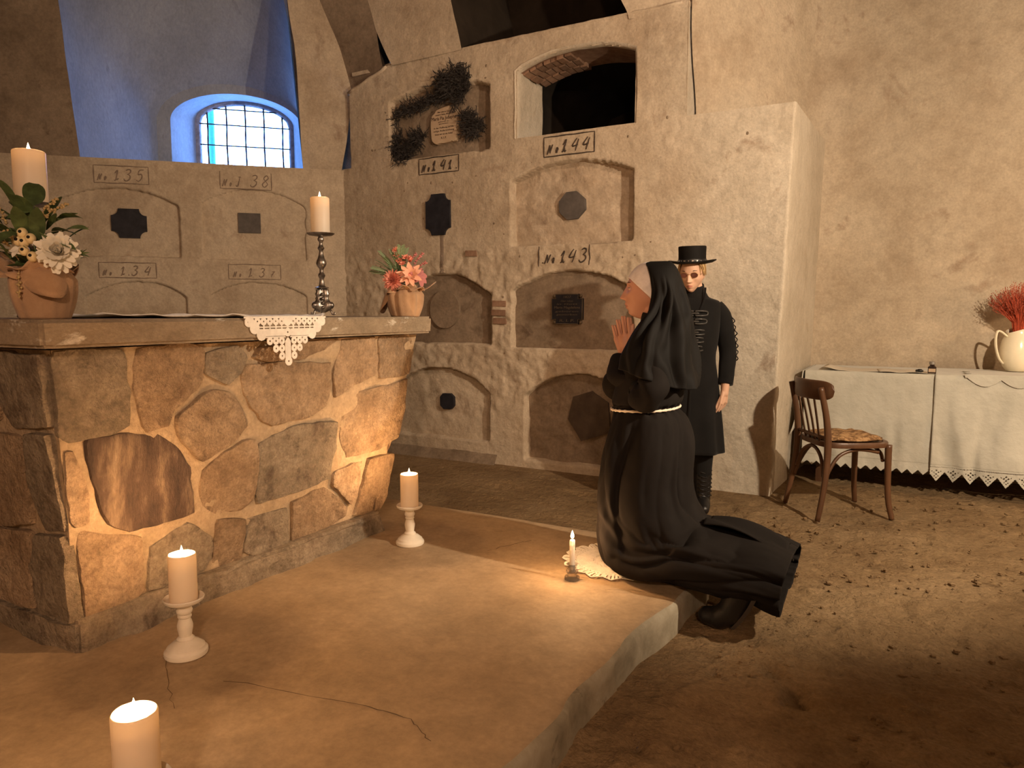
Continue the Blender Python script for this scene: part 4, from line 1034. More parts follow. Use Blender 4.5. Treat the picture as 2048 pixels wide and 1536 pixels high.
def white_pot():
    t = thing('white_flower_pot', 'burlap-wrapped pot of white flowers and green leaves on the altar, left end', 'flower pot', (-2.32, 1.225, ZA))
    burlap_pot(t, 0.064, 0.080, 0.158, 3, [(2.7, 4.5, 0.128, 0.10, 0.03, 0.02), (-1.25, 0.55, 0.150, 0.042, -0.02, 0.075), (4.3, 5.3, 0.130, 0.030, 0.02, 0.03), (1.2, 2.9, 0.128, 0.06, 0.04, 0.0)])
    mb = MB(); P = np.zeros((24, 8, 3))   # loose cuff standing up on the left
    for i in range(24):
        a = 2.6 + 1.7 * i / 23
        for j in range(8):
            s = j / 7; r = 0.075 + 0.085 * s + 0.01 * sin(i * .8); P[i, j] = (r * cos(a), r * sin(a), 0.125 + 0.085 * s * sin(pi * i / 23) ** .6)
    o = mb.grid(P).build('burlap_flap', BURLAP, parent=t); sm = o.modifiers.new('solid', 'SOLIDIFY'); sm.thickness = 0.002
    C = Vector((0, 0, 0.15)); rng = random.Random(4)
    big = leaf_mesh(0.088, 0.074, 0.15, 9, True).mesh('round_leaf', LEAF); mid_ = leaf_mesh(0.11, 0.04, 0.3).mesh('oval_leaf', LEAF); nar = leaf_mesh(0.10, 0.018, 0.3).mesh('narrow_leaf', LEAF)
    for (r, u, f, L, k, w) in ((-.06, .20, .02, vdir(-.2, 1, .4), big, 1.0), (-.02, .17, .03, vdir(.1, .7, .6), big, .95), (-.095, .15, .02, vdir(-.7, .8, .5), big, .85), (-.02, .21, -.01, vdir(.3, .9, .3), big, .8), (-.075, .09, .05, vdir(-.5, .3, .8), big, .8), (-.05, .12, .05, vdir(-.6, .5, .6), big, .9), (.0, .10, .06, vdir(.1, .8, .5), mid_, 1.1), (.03, .09, .05, vdir(.2, 1, .4), mid_, 1.1),
                         (-.09, .10, .0, vdir(-1, .1, .4), mid_, 1.0), (-.10, .07, .02, vdir(-1, -.2, .4), mid_, .9), (.02, .16, .0, vdir(.5, .9, .2), mid_, .9), (-.03, .15, .0, vdir(-.5, 1, .2), big, .9), (-.01, .12, .08, vdir(-.1, -.2, 1), mid_, .9),
                         (.06, .17, .0, vdir(1, .25, .2), mid_, .8), (.05, .13, .02, vdir(1, .15, .3), mid_, .85), (.06, .10, .04, vdir(1, -.05, .4), mid_, .8)):
        put('leaf', k, t, C + vdir(r, u - .02, f), L, rng.uniform(-.4, .4), w)
    for k in range(34):
        a = rng.uniform(-.9, .9); put('leaf', nar if k % 3 else mid_, t, C + vdir(rng.uniform(-.08, .09), rng.uniform(.0, .14), rng.uniform(-.04, .06)), vdir(a * 1.2, rng.uniform(-.1, 1), rng.uniform(0, .6)), rng.uniform(-1, 1), rng.uniform(.6, 1.0))
    for (r0, u0, r1, u1) in ((-.03, .04, -.075, .175), (-.02, .02, -.07, .105), (0, .03, -.035, .10), (-.02, .0, .0, -.09), (.02, .1, .13, .185), (.02, .1, .10, .20)):
        sprig(t, C + vdir(r0, u0, .07), C + vdir(r1, u1, .11 if u1 < .15 else .06), LEAF_SEED, 16)
    blossom(t, C + vdir(.085, .045, .055), vdir(.45, .25, .85), [(17, .062, .021, .0, .15), (17, .060, .021, .35, .05), (16, .052, .020, .65, -.1), (14, .043, .019, .95, -.25), (11, .033, .017, 1.2, -.4), (7, .022, .014, 1.4, -.5)], PETAL_WHITE, None, 'white_blossom', 1, True)
    for (r, u) in ((.005, .098), (.028, .082), (-.008, .076), (.008, .072), (.008, .047), (.030, .030)):
        p = C + vdir(r, u, .085); mb = MB(); mb.sphere((0, 0, 0), (.0145, .0145, .0155), 12, 8)
        b = mb.build('berry', BERRY, parent=t); b.location = p
        MB().sphere(vdir(.002, .003, .0135), (.0048, .0048, .0048), 8, 5).build('eye_spot', DARK, parent=b)
        MB().tube([p + vdir(0, -.012, -.01), C + vdir(.01, 0, .02)], 0.0012, 5).build('stalk', LEAF, parent=t)
    blossom(t, C + vdir(-.012, .052, .08), vdir(-.2, .4, .9), [(6, .03, .02, .3, .1)], PETAL_WHITE, None, 'small_white_flower', 5)
    for k in range(6): put('leaf', nar, t, C + vdir(.125, .045, .03), vdir(1, .1 * (k - 2.5), .1 * k - .2), k, .35)
white_pot()
def pink_pot():
    t = thing('pink_flower_pot', 'burlap-wrapped pot of peach and coral flowers at the right end of the altar', 'flower pot', (-2.19, 2.835, ZA))
    burlap_pot(t, 0.066, 0.082, 0.142, 8, [(-1.6, -0.5, .128, .035, .03, .02), (3.1, 4.3, .128, .045, .0, .12), (-2.4, -1.5, .130, .030, .02, .05), (0.1, 0.95, .125, .075, .035, .0), (0.9, 2.9, .125, .04, .04, .01), (-0.7, 0.3, .13, .04, .03, .03)])
    C = Vector((0, 0, .14)); rng = random.Random(9)
    blossom(t, C + vdir(.035, .055, .07), vdir(.15, .35, .95), [(9, .066, .026, .22, .05), (8, .050, .022, .65, -.1)], PETAL_PEACH, (.012, PETAL_CORAL), 'peach_dahlia', 2)
    blossom(t, C + vdir(-.045, .032, .07), vdir(-.3, .25, .9), [(26, .056, .011, -.05, .2), (25, .054, .011, .3, .1), (22, .049, .011, .65, .0), (18, .042, .010, .95, -.1), (12, .032, .009, 1.25, -.1)], PETAL_CORAL, None, 'coral_chrysanthemum', 3)
    blossom(t, C + vdir(.075, .05, .05), vdir(.7, .2, .7), [(7, .055, .03, .2, .2)], PETAL_ROSE, None, 'rose_blossom', 4)
    blossom(t, C + vdir(.03, .12, .04), vdir(.2, .8, .5), [(6, .03, .024, 1.0, -.4), (5, .022, .02, 1.3, -.4)], PETAL_CORAL, None, 'coral_bud', 5)
    for (r, u) in ((-.035, .175), (-.03, .15), (-.02, .125), (-.005, .11), (.01, .14)):
        blossom(t, C + vdir(r, u, .04), vdir(r * 5, .6, .7), [(9, .022, .007, .4, 0), (7, .017, .006, .9, 0)], PETAL_CORAL, None, 'small_pink_flower', int(u * 1000))
    for (r0, u0, r1, u1) in ((.04, .08, .10, .165), (.04, .07, .085, .15), (.05, .06, .115, .12), (.03, .1, .065, .16)): sprig(t, C + vdir(r0, u0, .03), C + vdir(r1, u1, .03), PETAL_ROSE, 12, 'berry_sprig')
    nar = leaf_mesh(.034, .007, .35).mesh('frond_leaflet', LEAF_PALE); mid_ = leaf_mesh(.07, .03, .3).mesh('green_leaf', LEAF)
    fr = MB().tube([(0, 0, 0), (.05, 0, .01), (.1, 0, .006), (.15, 0, -.012)], .0014, 5).mesh('frond_stem', LEAF_PALE)
    frm = MB(); frm.tube([(0, 0, 0), (.05, 0, .01), (.1, 0, .006), (.15, 0, -.012)], .0014, 5)
    for k in range(16):
        q = .25 + .75 * k / 15; p = Vector((.15 * q, 0, .012 * sin(q * 3)))
        for s in (-1, 1):
            lm = leaf_mesh(.036 * (1.15 - q * .6), .007, .2, 4); M = Matrix.Rotation(s * 1.0, 3, 'Z'); frm.add([p + M @ Vector(v) for v in lm.v], lm.f)
    fm = frm.mesh('fern_frond', LEAF_PALE, recalc=False)
    for k, (r, u, f) in enumerate(((-1, .9, .3), (-.8, 1.2, .2), (-.4, 1.4, .2), (0, 1.4, .1), (.3, 1.3, .2), (-1.2, .6, .3), (-1, .35, .5), (-.6, 1, .5), (-.2, 1.2, .4), (.1, 1.2, .4))):
        put('fern_frond', fm, t, C + vdir(-.02, .03, .01), vdir(r, u, f), rng.uniform(-.7, .7), rng.uniform(.85, 1.15))
    for k in range(12): put('leaf', mid_, t, C + vdir(rng.uniform(-.06, .06), rng.uniform(0, .05), rng.uniform(0, .05)), vdir(rng.uniform(-1, 1), rng.uniform(0, .8), rng.uniform(.2, .8)), rng.uniform(-1, 1), .8)
pink_pot()

# ------------------------------------------------------------------ numbers painted on the walls
GL = {'N': [[(0, .1), (.06, 0), (.16, .95), (.22, .9)], [(.2, .95), (.42, .02)], [(.42, .02), (.52, .9), (.62, 1.0)]], 'o': [[(.0, .35), (.10, .62), (.26, .5), (.22, .22), (.08, .18), (0, .35)], [(.0, .04), (.3, .06)]],
      '1': [[(.02, .72), (.22, .98), (.20, .1), (.06, 0)], [(.20, .1), (.36, .12), (.42, .22)]], 'J': [[(.1, .98), (.34, .98)], [(.24, .98), (.22, .12), (.08, 0), (0, .12)]],
      '3': [[(.02, .9), (.2, 1), (.4, .92), (.38, .7), (.2, .56)], [(.2, .56), (.42, .46), (.46, .2), (.26, 0), (.06, .04), (0, .18)]], '4': [[(.3, .98), (.02, .4), (.5, .46)], [(.48, .9), (.36, .0)]],
      '5': [[(.46, 1), (.14, .96), (.1, .6), (.34, .62), (.44, .34), (.26, .02), (.02, .08)]], '8': [[(.24, .54), (.06, .76), (.24, 1), (.42, .78), (.24, .54), (.04, .24), (.24, 0), (.46, .24), (.24, .54)]],
      '7': [[(.02, .92), (.46, .98), (.2, .5), (.14, 0)], [(.08, .5), (.38, .5)]], '.': [[(.04, .02), (.09, .06)]], 'l': [[(.0, .55), (.22, .98), (.14, .12), (.02, .02)], [(.14, .12), (.22, .28), (.30, .02), (.40, .1)]]}
def smooth_line(p, k=5):
    p = np.array(p); out = []
    if len(p) < 3: return [p[0] + (p[1] - p[0]) * q / 4 for q in range(5)]
    for i in range(len(p) - 1):
        p0 = p[max(0, i - 1)]; p1 = p[i]; p2 = p[i + 1]; p3 = p[min(len(p) - 1, i + 2)]
        for q in range(k):
            t = q / k; out.append(0.5 * ((2 * p1) + (-p0 + p2) * t + (2 * p0 - 5 * p1 + 4 * p2 - p3) * t * t + (-p0 + 3 * p1 - 3 * p2 + p3) * t ** 3))
    out.append(p[-1]); return out
def number(wall, frame, offf, u0, u1, z0, z1, text, mat, wid=0.0042, sides='lrtb', flipu=False, skew=0.0):
    """box with corners (u0, z0)-(u1, z1) in reading order, text inside"""
    mb = MB(); rng = random.Random(len(text) + int(u0 * 100))
    def P(q, z):
        u = u0 + (u1 - u0) * q; z = z + skew * q
        return frame(np.array(u), np.array(z), offf(np.array([u]), np.array([z]))[0] + 0.0012)
    def line(pts, w, prs=True):
        pts = smooth_line(pts); m = len(pts)
        mb.tube([P(q, z) for q, z in pts], [w * (0.7 + 0.5 * sin(pi * i / max(1, m - 1))) * rng.uniform(.85, 1.1) for i in range(m)], 6, flat=(1, 1))
    h = z1 - z0
    def edge(a, b):
        k = 8; line([(a[0] + (b[0] - a[0]) * i / k, a[1] + (b[1] - a[1]) * i / k + rng.uniform(-.002, .002)) for i in range(k + 1)], wid * .85)
    if 't' in sides: edge((0, z1), (1, z1))
    if 'b' in sides: edge((0, z0), (1, z0))
    if 'l' in sides: edge((0, z0), (0, z1))
    if 'r' in sides: edge((1, z0), (1, z1))
    W = abs(u1 - u0)
    for ch, q0, sc in text:
        H = h * 0.66 * sc; zb_ = z0 + h * 0.16
        for st in GL[ch]: line([(q0 + (x + 0.22 * y) * H / W, zb_ + y * H) for x, y in st], wid)
    return mb.build('number_inscription', mat, parent=wall)
# painted on the back wall (left to right is +X)
number(WB, frame_b, off_b, -2.462, -2.058, 2.338, 2.478, (('N', .07, .62), ('o', .24, .6), ('l', .36, .95), ('4', .55, .95), ('4', .76, .95)), INK, .0052)
number(WB, frame_b, off_b, -3.602, -3.215, 2.315, 2.44, (('N', .07, .62), ('o', .22, .6), ('l', .33, .95), ('4', .54, 1.0), ('l', .74, .85), ('.', .93, 1)), INK, .0048)
number(WB, frame_b, off_b, -2.50, -2.092, 1.542, 1.69, (('.', .07, 1), ('N', .12, .62), ('o', .27, .6), ('l', .42, .9), ('4', .58, 1.0), ('3', .80, 1.0)), INK, .0048, 'lr')
# on the window-side wall s runs right to left
number(WA, frame_a, off_a, 1.945, 1.545, 2.235, 2.372, (('N', .06, .5), ('o', .18, .5), ('1', .35, .9), ('3', .54, 1.0), ('5', .76, 1.0)), PENCIL, .0042)
number(WA, frame_a, off_a, 1.005, 0.598, 2.232, 2.37, (('N', .04, .55), ('o', .18, .45), ('J', .30, .85), ('3', .58, 1.05), ('8', .80, 1.05)), PENCIL, .0042, 'lbr')
number(WA, frame_a, off_a, 1.945, 1.522, 1.482, 1.605, (('N', .06, .5), ('o', .18, .4), ('1', .36, .85), ('.', .50, 1), ('3', .56, .95), ('4', .78, .95)), PENCIL, .0042)
number(WA, frame_a, off_a, 0.965, 0.545, 1.482, 1.605, (('N', .08, .5), ('o', .2, .45), ('1', .36, .9), ('3', .58, .9), ('7', .80, .6)), PENCIL, .0036)

# ------------------------------------------------------------------ memorial plaques
def notched(w, h, r, style):
    pts = []
    for sx, sy, a0 in ((1, 1, 0), (-1, 1, 1), (-1, -1, 2), (1, -1, 3)):
        cx, cy = sx * w / 2, sy * h / 2
        if style == 'concave':
            arc = [(cx - sx * r * cos(q), cy - sy * r * sin(q)) for q in np.linspace(0, pi / 2, 7)]
            arc = [(cx - sx * r * sin(q), cy - sy * r * cos(q)) for q in np.linspace(0, pi / 2, 7)]
        elif style == 'chamfer': arc = [(cx, cy - sy * r), (cx - sx * r, cy)]
        elif style == 'step': arc = [(cx, cy - sy * r), (cx - sx * r, cy - sy * r), (cx - sx * r, cy)]
        else: arc = [(cx, cy)]
        d0 = [(cx, cy - sy * r), (cx - sx * r, cy)]
        if style == 'concave': arc = [(cx, cy - sy * r)] + [(cx - sx * r * (1 - cos(q)) * 1.0 - 0, cy - sy * r * 1.0 + sy * r * sin(q) * 0 + 0) for q in ()] + [(cx - sx * r * sin(q), cy - sy * r * cos(q)) for q in np.linspace(0.0, pi / 2, 8)]
        seg = arc if (sx * sy > 0) else list(reversed(arc))
        pts += seg
    return pts
def plaque(name, label, cat, wall, u, z, o, poly, mat, th=0.014, group=None, rot=0.0):
    if wall == 'b': base = Vector((u, YB - o, z)); X = Vector((1, 0, 0)); N = Vector((0, -1, 0))
    else: base = Vector(fa(u, z, o)); X = Vector(-DA); N = Vector(NA)
    t = thing(name, label, cat, base, 0, group)
    def xf(a, b, d): 
        a, b = a * cos(rot) - b * sin(rot), a * sin(rot) + b * cos(rot)
        return X * a + UP * b + N * d
    MB().prism(poly, -0.03, th, xf=xf).build('plate', mat, parent=t, smooth=False)
    return t, xf
PG = 'black memorial plates on the niche walls'
plaque('memorial_plate', 'black plate with scooped corners under number 135', 'plaque', 'a', 1.712, 1.922, -0.03, notched(0.262, 0.235, 0.055, 'concave'), IRON_PLATE, 0.012, PG)
plaque('memorial_plate', 'plain dark grey square plate under number 138', 'plaque', 'a', 0.785, 1.953, -0.012, notched(0.178, 0.165, 0.02, 'none'), GREY_PLATE, 0.010, PG)
plaque('memorial_plate', 'black plate with scooped corners above the pink flowers, below number 141', 'plaque', 'b', -3.41, 1.985, 0.006, notched(0.235, 0.325, 0.055, 'concave'), IRON_PLATE, 0.014, PG)
_z = np.linspace(1.83, 1.45, 24); _u = np.array([-3.408, -3.398, -3.372, -3.362]); _U, _Z = np.meshgrid(_u, _z, indexing='ij')
MB().grid(np.stack([_U, YB - off_b(_U, _Z) - np.array([-.002, .0014, .0014, -.002])[:, None], _Z], -1)).build('stain', plain('soot_streak', (0.24, 0.185, 0.14), 0.95), parent=WB)
plaque('memorial_plate', 'grey eight-sided plate on the rough sealed niche above number 143', 'plaque', 'b', -2.255, 1.982, -0.07, notched(0.205, 0.20, 0.062, 'chamfer'), GREY_PLATE, 0.030, PG, 0.05)
plaque('memorial_plate', 'small dark plate with clipped corners on the lowest niche by the altar', 'plaque', 'b', -3.362, 0.47, -0.04, notched(0.135, 0.13, 0.03, 'chamfer'), IRON_PLATE, 0.022, PG, 0.03)
plaque('memorial_plate', 'large dark hexagonal stone in the shadowed lowest niche behind the nun', 'plaque', 'b', -2.10, 0.42, -0.07, [(.17, -.10), (.15, .12), (.02, .20), (-.13, .15), (-.17, -.02), (-.06, -.18)], surface('dark_stone', [(0.3, (0.05, 0.035, 0.025)), (0.7, (0.09, 0.065, 0.045))], 8), 0.03, PG)  # very dark brown over the whole stone
plaque('memorial_plate', 'round dark disc on the niche seal behind the pink flower pot', 'plaque', 'b', -3.39, 1.225, -0.06, [(.145 * cos(q), .155 * sin(q)) for q in np.linspace(0, 2 * pi, 32, endpoint=False)], PLASTER_DARK, 0.024, PG)
def text_obj(s, size, mat, parent, xf, cx, cz, d, shear=0.0, width=None, spacing=1.0):
    c = bpy.data.curves.new('t', 'FONT'); c.body = s; c.size = size; c.align_x = 'CENTER'; c.shear = shear; c.extrude = 0.0008; c.resolution_u = 2; c.space_character = spacing
    ob = bpy.data.objects.new('t', c); COL.objects.link(ob); dg = bpy.context.evaluated_depsgraph_get(); dg.update()
    me = bpy.data.meshes.new_from_object(ob.evaluated_get(dg)); bpy.data.objects.remove(ob); bpy.data.curves.remove(c)
    xs = [v.co.x for v in me.vertices] or [0]; sc = 1.0
    if width: sc = width / max(1e-6, max(xs) - min(xs))
    for v in me.vertices: v.co = xf(v.co.x * sc + cx, v.co.y + cz, d + v.co.z)
    me.materials.clear(); me.materials.append(mat); me.name = 'lettering'
    o = bpy.data.objects.new('lettering', me); COL.objects.link(o); o.parent = parent; return o
# ornate plate of number 143
t, xf = plaque('inscribed_plate', 'dark inscribed plate with stepped corners on the niche under number 143', 'plaque', 'b', -2.283, 1.225, -0.05, notched(0.255, 0.225, 0.034, 'step'), IRON_PLATE, 0.018, PG)
for s, w, z, sz in (('1827', .06, .082, .026), ('Hier ruhet', .10, .054, .018), ('in Gott', .17, .032, .018), ('Maria Magdalena', .21, .004, .026), ('geboren', .19, -.022, .018), ('gestorben', .17, -.046, .018), ('R. I. P.', .12, -.094, .028)):
    text_obj(s, sz, GILT, t, xf, 0, z, 0.0185, 0.1, w)
for sx in (-1, 1):
    for sz in (-1, 1): MB().sphere(xf(sx * .108, sz * .098, .008), (.014, .008, .014), 10, 6).build('corner_boss', GILT, parent=t)
mb = MB(); mb.tube([xf(a, b, .018) for a, b in notched(0.25, 0.22, 0.034, 'step')], .003, 5, closed=True); mb.build('rim', GILT, parent=t)
# paper cartouche inside the wreathed niche
rng = random.Random(6)
poly = [(-.12, -.10), (-.112, -.122), (-.09, -.142), (-.07, -.150), (-.04, -.142), (0, -.146), (.06, -.142), (.078, -.134), (.086, -.142), (.112, -.138), (.118, -.10), (.116, -.04), (.126, 0), (.124, .07), (.118, .11), (.09, .128), (.066, .122), (.05, .138), (-.02, .128), (-.07, .115), (-.085, .095), (-.112, .078), (-.124, .05), (-.128, 0)]
poly = [(a, b) for a, b in poly]
t, xf = plaque('memorial_card', 'pale lettered card framed by black dried garlands in the upper left niche', 'plaque', 'b', -3.385, 2.70, -0.06, poly, PAPER_OLD, 0.016)
for s, w, z, sz in (('Hier ruhet in Gott', .12, .092, .018), ('unsere liebe Mutter', .16, .072, .018), ('Maria Pia Josepha', .235, .036, .040), ('geboren zu', .10, .018, .013), ('gestorben', .09, .002, .013), ('in der Hoffnung auf die', .19, -.030, .018), ('selige Auferstehung', .20, -.054, .019), ('bitten wir um ein Gebet', .17, -.080, .018), ('R. I. P.', .05, -.112, .024)):
    text_obj(s, sz, CARD_INK, t, xf, 0, z, 0.0165, 0.0, w)
# black dried garlands round the card
def garland(label, pts, n, r, seed):
    t = thing('dried_garland', label, 'garland', (pts[0][0], YB + 0.05, pts[0][1]), 0, 'black dried garlands in the niche'); L = Vector((pts[0][0], YB + 0.05, pts[0][1]))
    rng = random.Random(seed)
    P = [Vector((x, YB + (0.035 if float(arch_in(np.array(x), np.array(z), NB['l1'][0])) > 0.03 else -0.02), z)) - L for x, z in pts]
    MB().tube(P, 0.006, 6).build('stem', TWIG, parent=t)
    mb = MB()
    for k in range(n):
        i = rng.randrange(len(P) - 1); p = P[i].lerp(P[i + 1], rng.random()) + Vector((rng.gauss(0, r * .35), rng.uniform(-.02, .008), rng.gauss(0, r * .35)))
        d = Vector((rng.gauss(0, 1), rng.uniform(-.9, .1), rng.gauss(0, 1))).normalized() * r * rng.uniform(.35, 1.0)
        q = p + d; s = d.cross(Vector((0, 1, 0.3))).normalized() * 0.0045
        mb.add([p - s, p + s, q + s * .3, q - s * .3], [(0, 1, 2, 3)])
        for j in range(4):
            a = p + d * (.25 + .2 * j); e = (d.normalized() + Vector((rng.gauss(0, .8), rng.uniform(-.5, .2), rng.gauss(0, .8)))).normalized() * r * .3; s2 = e.cross(Vector((0, 1, .2))).normalized() * 0.003
            mb.add([a - s2, a + s2, a + e], [(0, 1, 2)])
    o = mb.build('dry_foliage', TWIG, parent=t, smooth=False, recalc=False); o['kind'] = 'stuff'
garland('black dried garland draped along the top of the card in the upper left niche', [(-3.86, 2.80), (-3.74, 2.86), (-3.6, 2.87), (-3.46, 2.90), (-3.34, 2.93), (-3.24, 2.98), (-3.12, 2.97)], 520, 0.075, 1)
garland('spiky black dried spray rising above the upper left niche', [(-3.42, 2.93), (-3.36, 3.03), (-3.30, 2.98), (-3.22, 3.06), (-3.14, 3.02), (-3.20, 2.90), (-3.28, 2.86)], 420, 0.085, 2)
garland('thick black dried bunch at the lower left of the lettered card', [(-3.83, 2.66), (-3.86, 2.52), (-3.74, 2.50), (-3.66, 2.60), (-3.60, 2.64), (-3.78, 2.44)], 480, 0.085, 3)
garland('small black dried bunch at the right of the lettered card', [(-3.20, 2.74), (-3.12, 2.72), (-3.04, 2.64), (-3.10, 2.58), (-3.18, 2.66)], 320, 0.07, 4)
# ------------------------------------------------------------------ people
def head_points(n=110, m=84):
    """head centred on the skull middle; x forward, y left, z up; total height about 0.225"""
    T, A = np.meshgrid(np.linspace(0.0, pi, m), np.linspace(0, 2 * pi, n, endpoint=False), indexing='ij')
    # denser towards the face
    A = A - 0.45 * np.sin(A) 
    dx, dy, dz = np.sin(T) * np.cos(A), np.sin(T) * np.sin(A), np.cos(T)
    x = dx * np.where(dx > 0, 0.090, 0.098); y = dy * 0.074; z = dz * 0.114
    low = sst(-0.015, -0.105, z)
    y = y * (1 - 0.38 * low)
    x = np.where(dx < 0, x * (1 - 0.55 * low), x * (1 - 0.03 * low)); x = x + 0.012 * low
    z = z + 0.010 * low * np.clip(-dx, 0, 1)
    G = lambda c, s, v: np.exp(-((v - c) / s) ** 2)
    F = np.clip(dx * 2.5, 0, 1)
    f = np.zeros_like(x)
    f += 0.012 * G(-0.098, 0.017, z) * G(0, 0.022, y)                                   # chin
    f += 0.007 * G(-0.062, 0.020, z) * G(0, 0.027, y)                                   # mouth mound
    f += 0.0050 * G(-0.0575, 0.0062, z) * G(0, 0.016, y) + 0.0048 * G(-0.0705, 0.0065, z) * G(0, 0.016, y)
    f -= 0.005 * G(-0.0640, 0.0032, z) * G(0, 0.021, y); f -= 0.004 * G(-0.083, 0.006, z) * G(0, 0.018, y)
    t = np.clip((0.020 - z) / 0.054, 0, 1) * sst(-0.046, -0.034, z)
    f += (0.004 + 0.025 * t) * t ** 0.35 * G(0, 0.0085 + 0.0045 * t, y)                  # nose
    f += 0.009 * G(-0.034, 0.0075, z) * (G(0.013, 0.0065, y) + G(-0.013, 0.0065, y))     # wings
    f += 0.006 * G(0.027, 0.010, z) * (G(0.026, 0.020, y) + G(-0.026, 0.020, y))         # brow
    f -= 0.011 * G(0.008, 0.012, z) * (G(0.032, 0.014, y) + G(-0.032, 0.014, y))         # sockets
    f += 0.006 * G(-0.018, 0.016, z) * (G(0.045, 0.018, y) + G(-0.045, 0.018, y))        # cheekbones
    f -= 0.004 * G(-0.05, 0.016, z) * (G(0.040, 0.014, y) + G(-0.040, 0.014, y))
    x = x + f * F
    return np.stack([x, y, z], -1)
def head_into(mb, M, ears=True):
    P = head_points(); a, b = P.shape[:2]
    W = [M @ Vector(p) for p in P.reshape(-1, 3)]
    fs = [(i * b + j, (i + 1) * b + j, (i + 1) * b + (j + 1) % b, i * b + (j + 1) % b) for i in range(a - 1) for j in range(b)]
    mb.add(W, fs)
    for s in ((-1, 1) if ears else ()):   # ears
        mb.sphere(M @ Vector((-0.008, s * 0.073, 0.0)), (0.016, 0.007, 0.030), 12, 8, rot=M.to_3x3() @ Matrix.Rotation(s * 0.25, 3, 'Z'))
def hand_into(mb, wrist, up, across, normal, L=0.17, curl=0.0, spread=1.0, thumb=(0.75, 0.25), r=0.0078):
    """wrist point; 'up' runs to the fingertips, 'across' towards the thumb, 'normal' is the palm side"""
    w = Vector(wrist); u = Vector(up).normalized(); a = Vector(across).normalized(); n = Vector(normal).normalized()
    pl = L * 0.50
    lens = [0.92, 1.0, 0.93, 0.74]
    for k in range(4):
        q = 0.5 - k / 3.0
        base = w + a * q * 0.034 + u * 0.008; kn = w + u * pl * (1.0 - 0.05 * abs(k - 1)) + a * q * 0.062
        mb.capsule(base, kn, r * 1.75, r * 1.28, 10)
        d = (u + a * q * 0.16 * spread).normalized(); fl = L * 0.50 * lens[k]; p = kn; rr = r * (1.06 - 0.05 * k)
        for j, fr in enumerate((0.45, 0.31, 0.24)):
            ang = curl * (0.55 + 0.45 * j) + curl * 0.15 * k
            d = (d * cos(ang) + n * sin(ang)).normalized()
            p2 = p + d * fl * fr; mb.capsule(p, p2, rr, rr * 0.90, 10); p = p2; rr *= 0.90
    tb = w + a * 0.018 + u * 0.020 + n * 0.004
    d = (u * thumb[0] + a * (1 - thumb[0]) * 1.6 + n * thumb[1]).normalized(); p = tb; rr = r * 1.45
    for fr in (0.27, 0.20, 0.16):
        p2 = p + d * L * fr; mb.capsule(p, p2, rr, rr * 0.86, 10); p = p2; rr *= 0.86; d = (d + u * 0.25 + n * 0.1).normalized()
    mb.capsule(w - u * 0.05, w + u * 0.012, 0.023, 0.024, 12)
    mb.capsule(w + u * 0.02, w + u * pl * 0.8, 0.017, 0.015, 12)
def fuse(mb, name, mats, parent, voxel=0.0034, smooth_it=2):
    o = mb.build(name, mats, parent=parent)
    rm = o.modifiers.new('remesh', 'REMESH'); rm.mode = 'VOXEL'; rm.voxel_size = voxel; rm.use_smooth_shade = True
    sm = o.modifiers.new('smooth', 'SMOOTH'); sm.factor = 0.5; sm.iterations = smooth_it
    dg = bpy.context.evaluated_depsgraph_get(); dg.update()
    me = bpy.data.meshes.new_from_object(o.evaluated_get(dg)); o.modifiers.clear(); old = o.data; o.data = me; bpy.data.meshes.remove(old)
    me.name = name; me.polygons.foreach_set('use_smooth', [True] * len(me.polygons))
    me.materials.clear()
    for m in (mats if isinstance(mats, (list, tuple)) else [mats]): me.materials.append(m)
    me.polygons.foreach_set('material_index', [0] * len(me.polygons))
    return o
def paint_lips(o, M, idx=1):
    Mi = M.inverted(); me = o.data
    n = len(me.polygons); c = np.zeros(n * 3); me.polygons.foreach_get('center', c); c = c.reshape(-1, 3)
    R = np.array(Mi); q = c @ R[:3, :3].T + R[:3, 3]
    w = 0.0195 - 0.0 * q[:, 0]
    zz = -0.064; lip = (q[:, 0] > 0.06) & (np.abs(q[:, 1]) < w) & (np.abs(q[:, 2] - zz) < 0.0082 * (1 - (np.abs(q[:, 1]) / w) ** 2) ** 0.6)
    mi = np.where(lip, idx, 0); me.polygons.foreach_set('material_index', mi.astype(int).tolist())
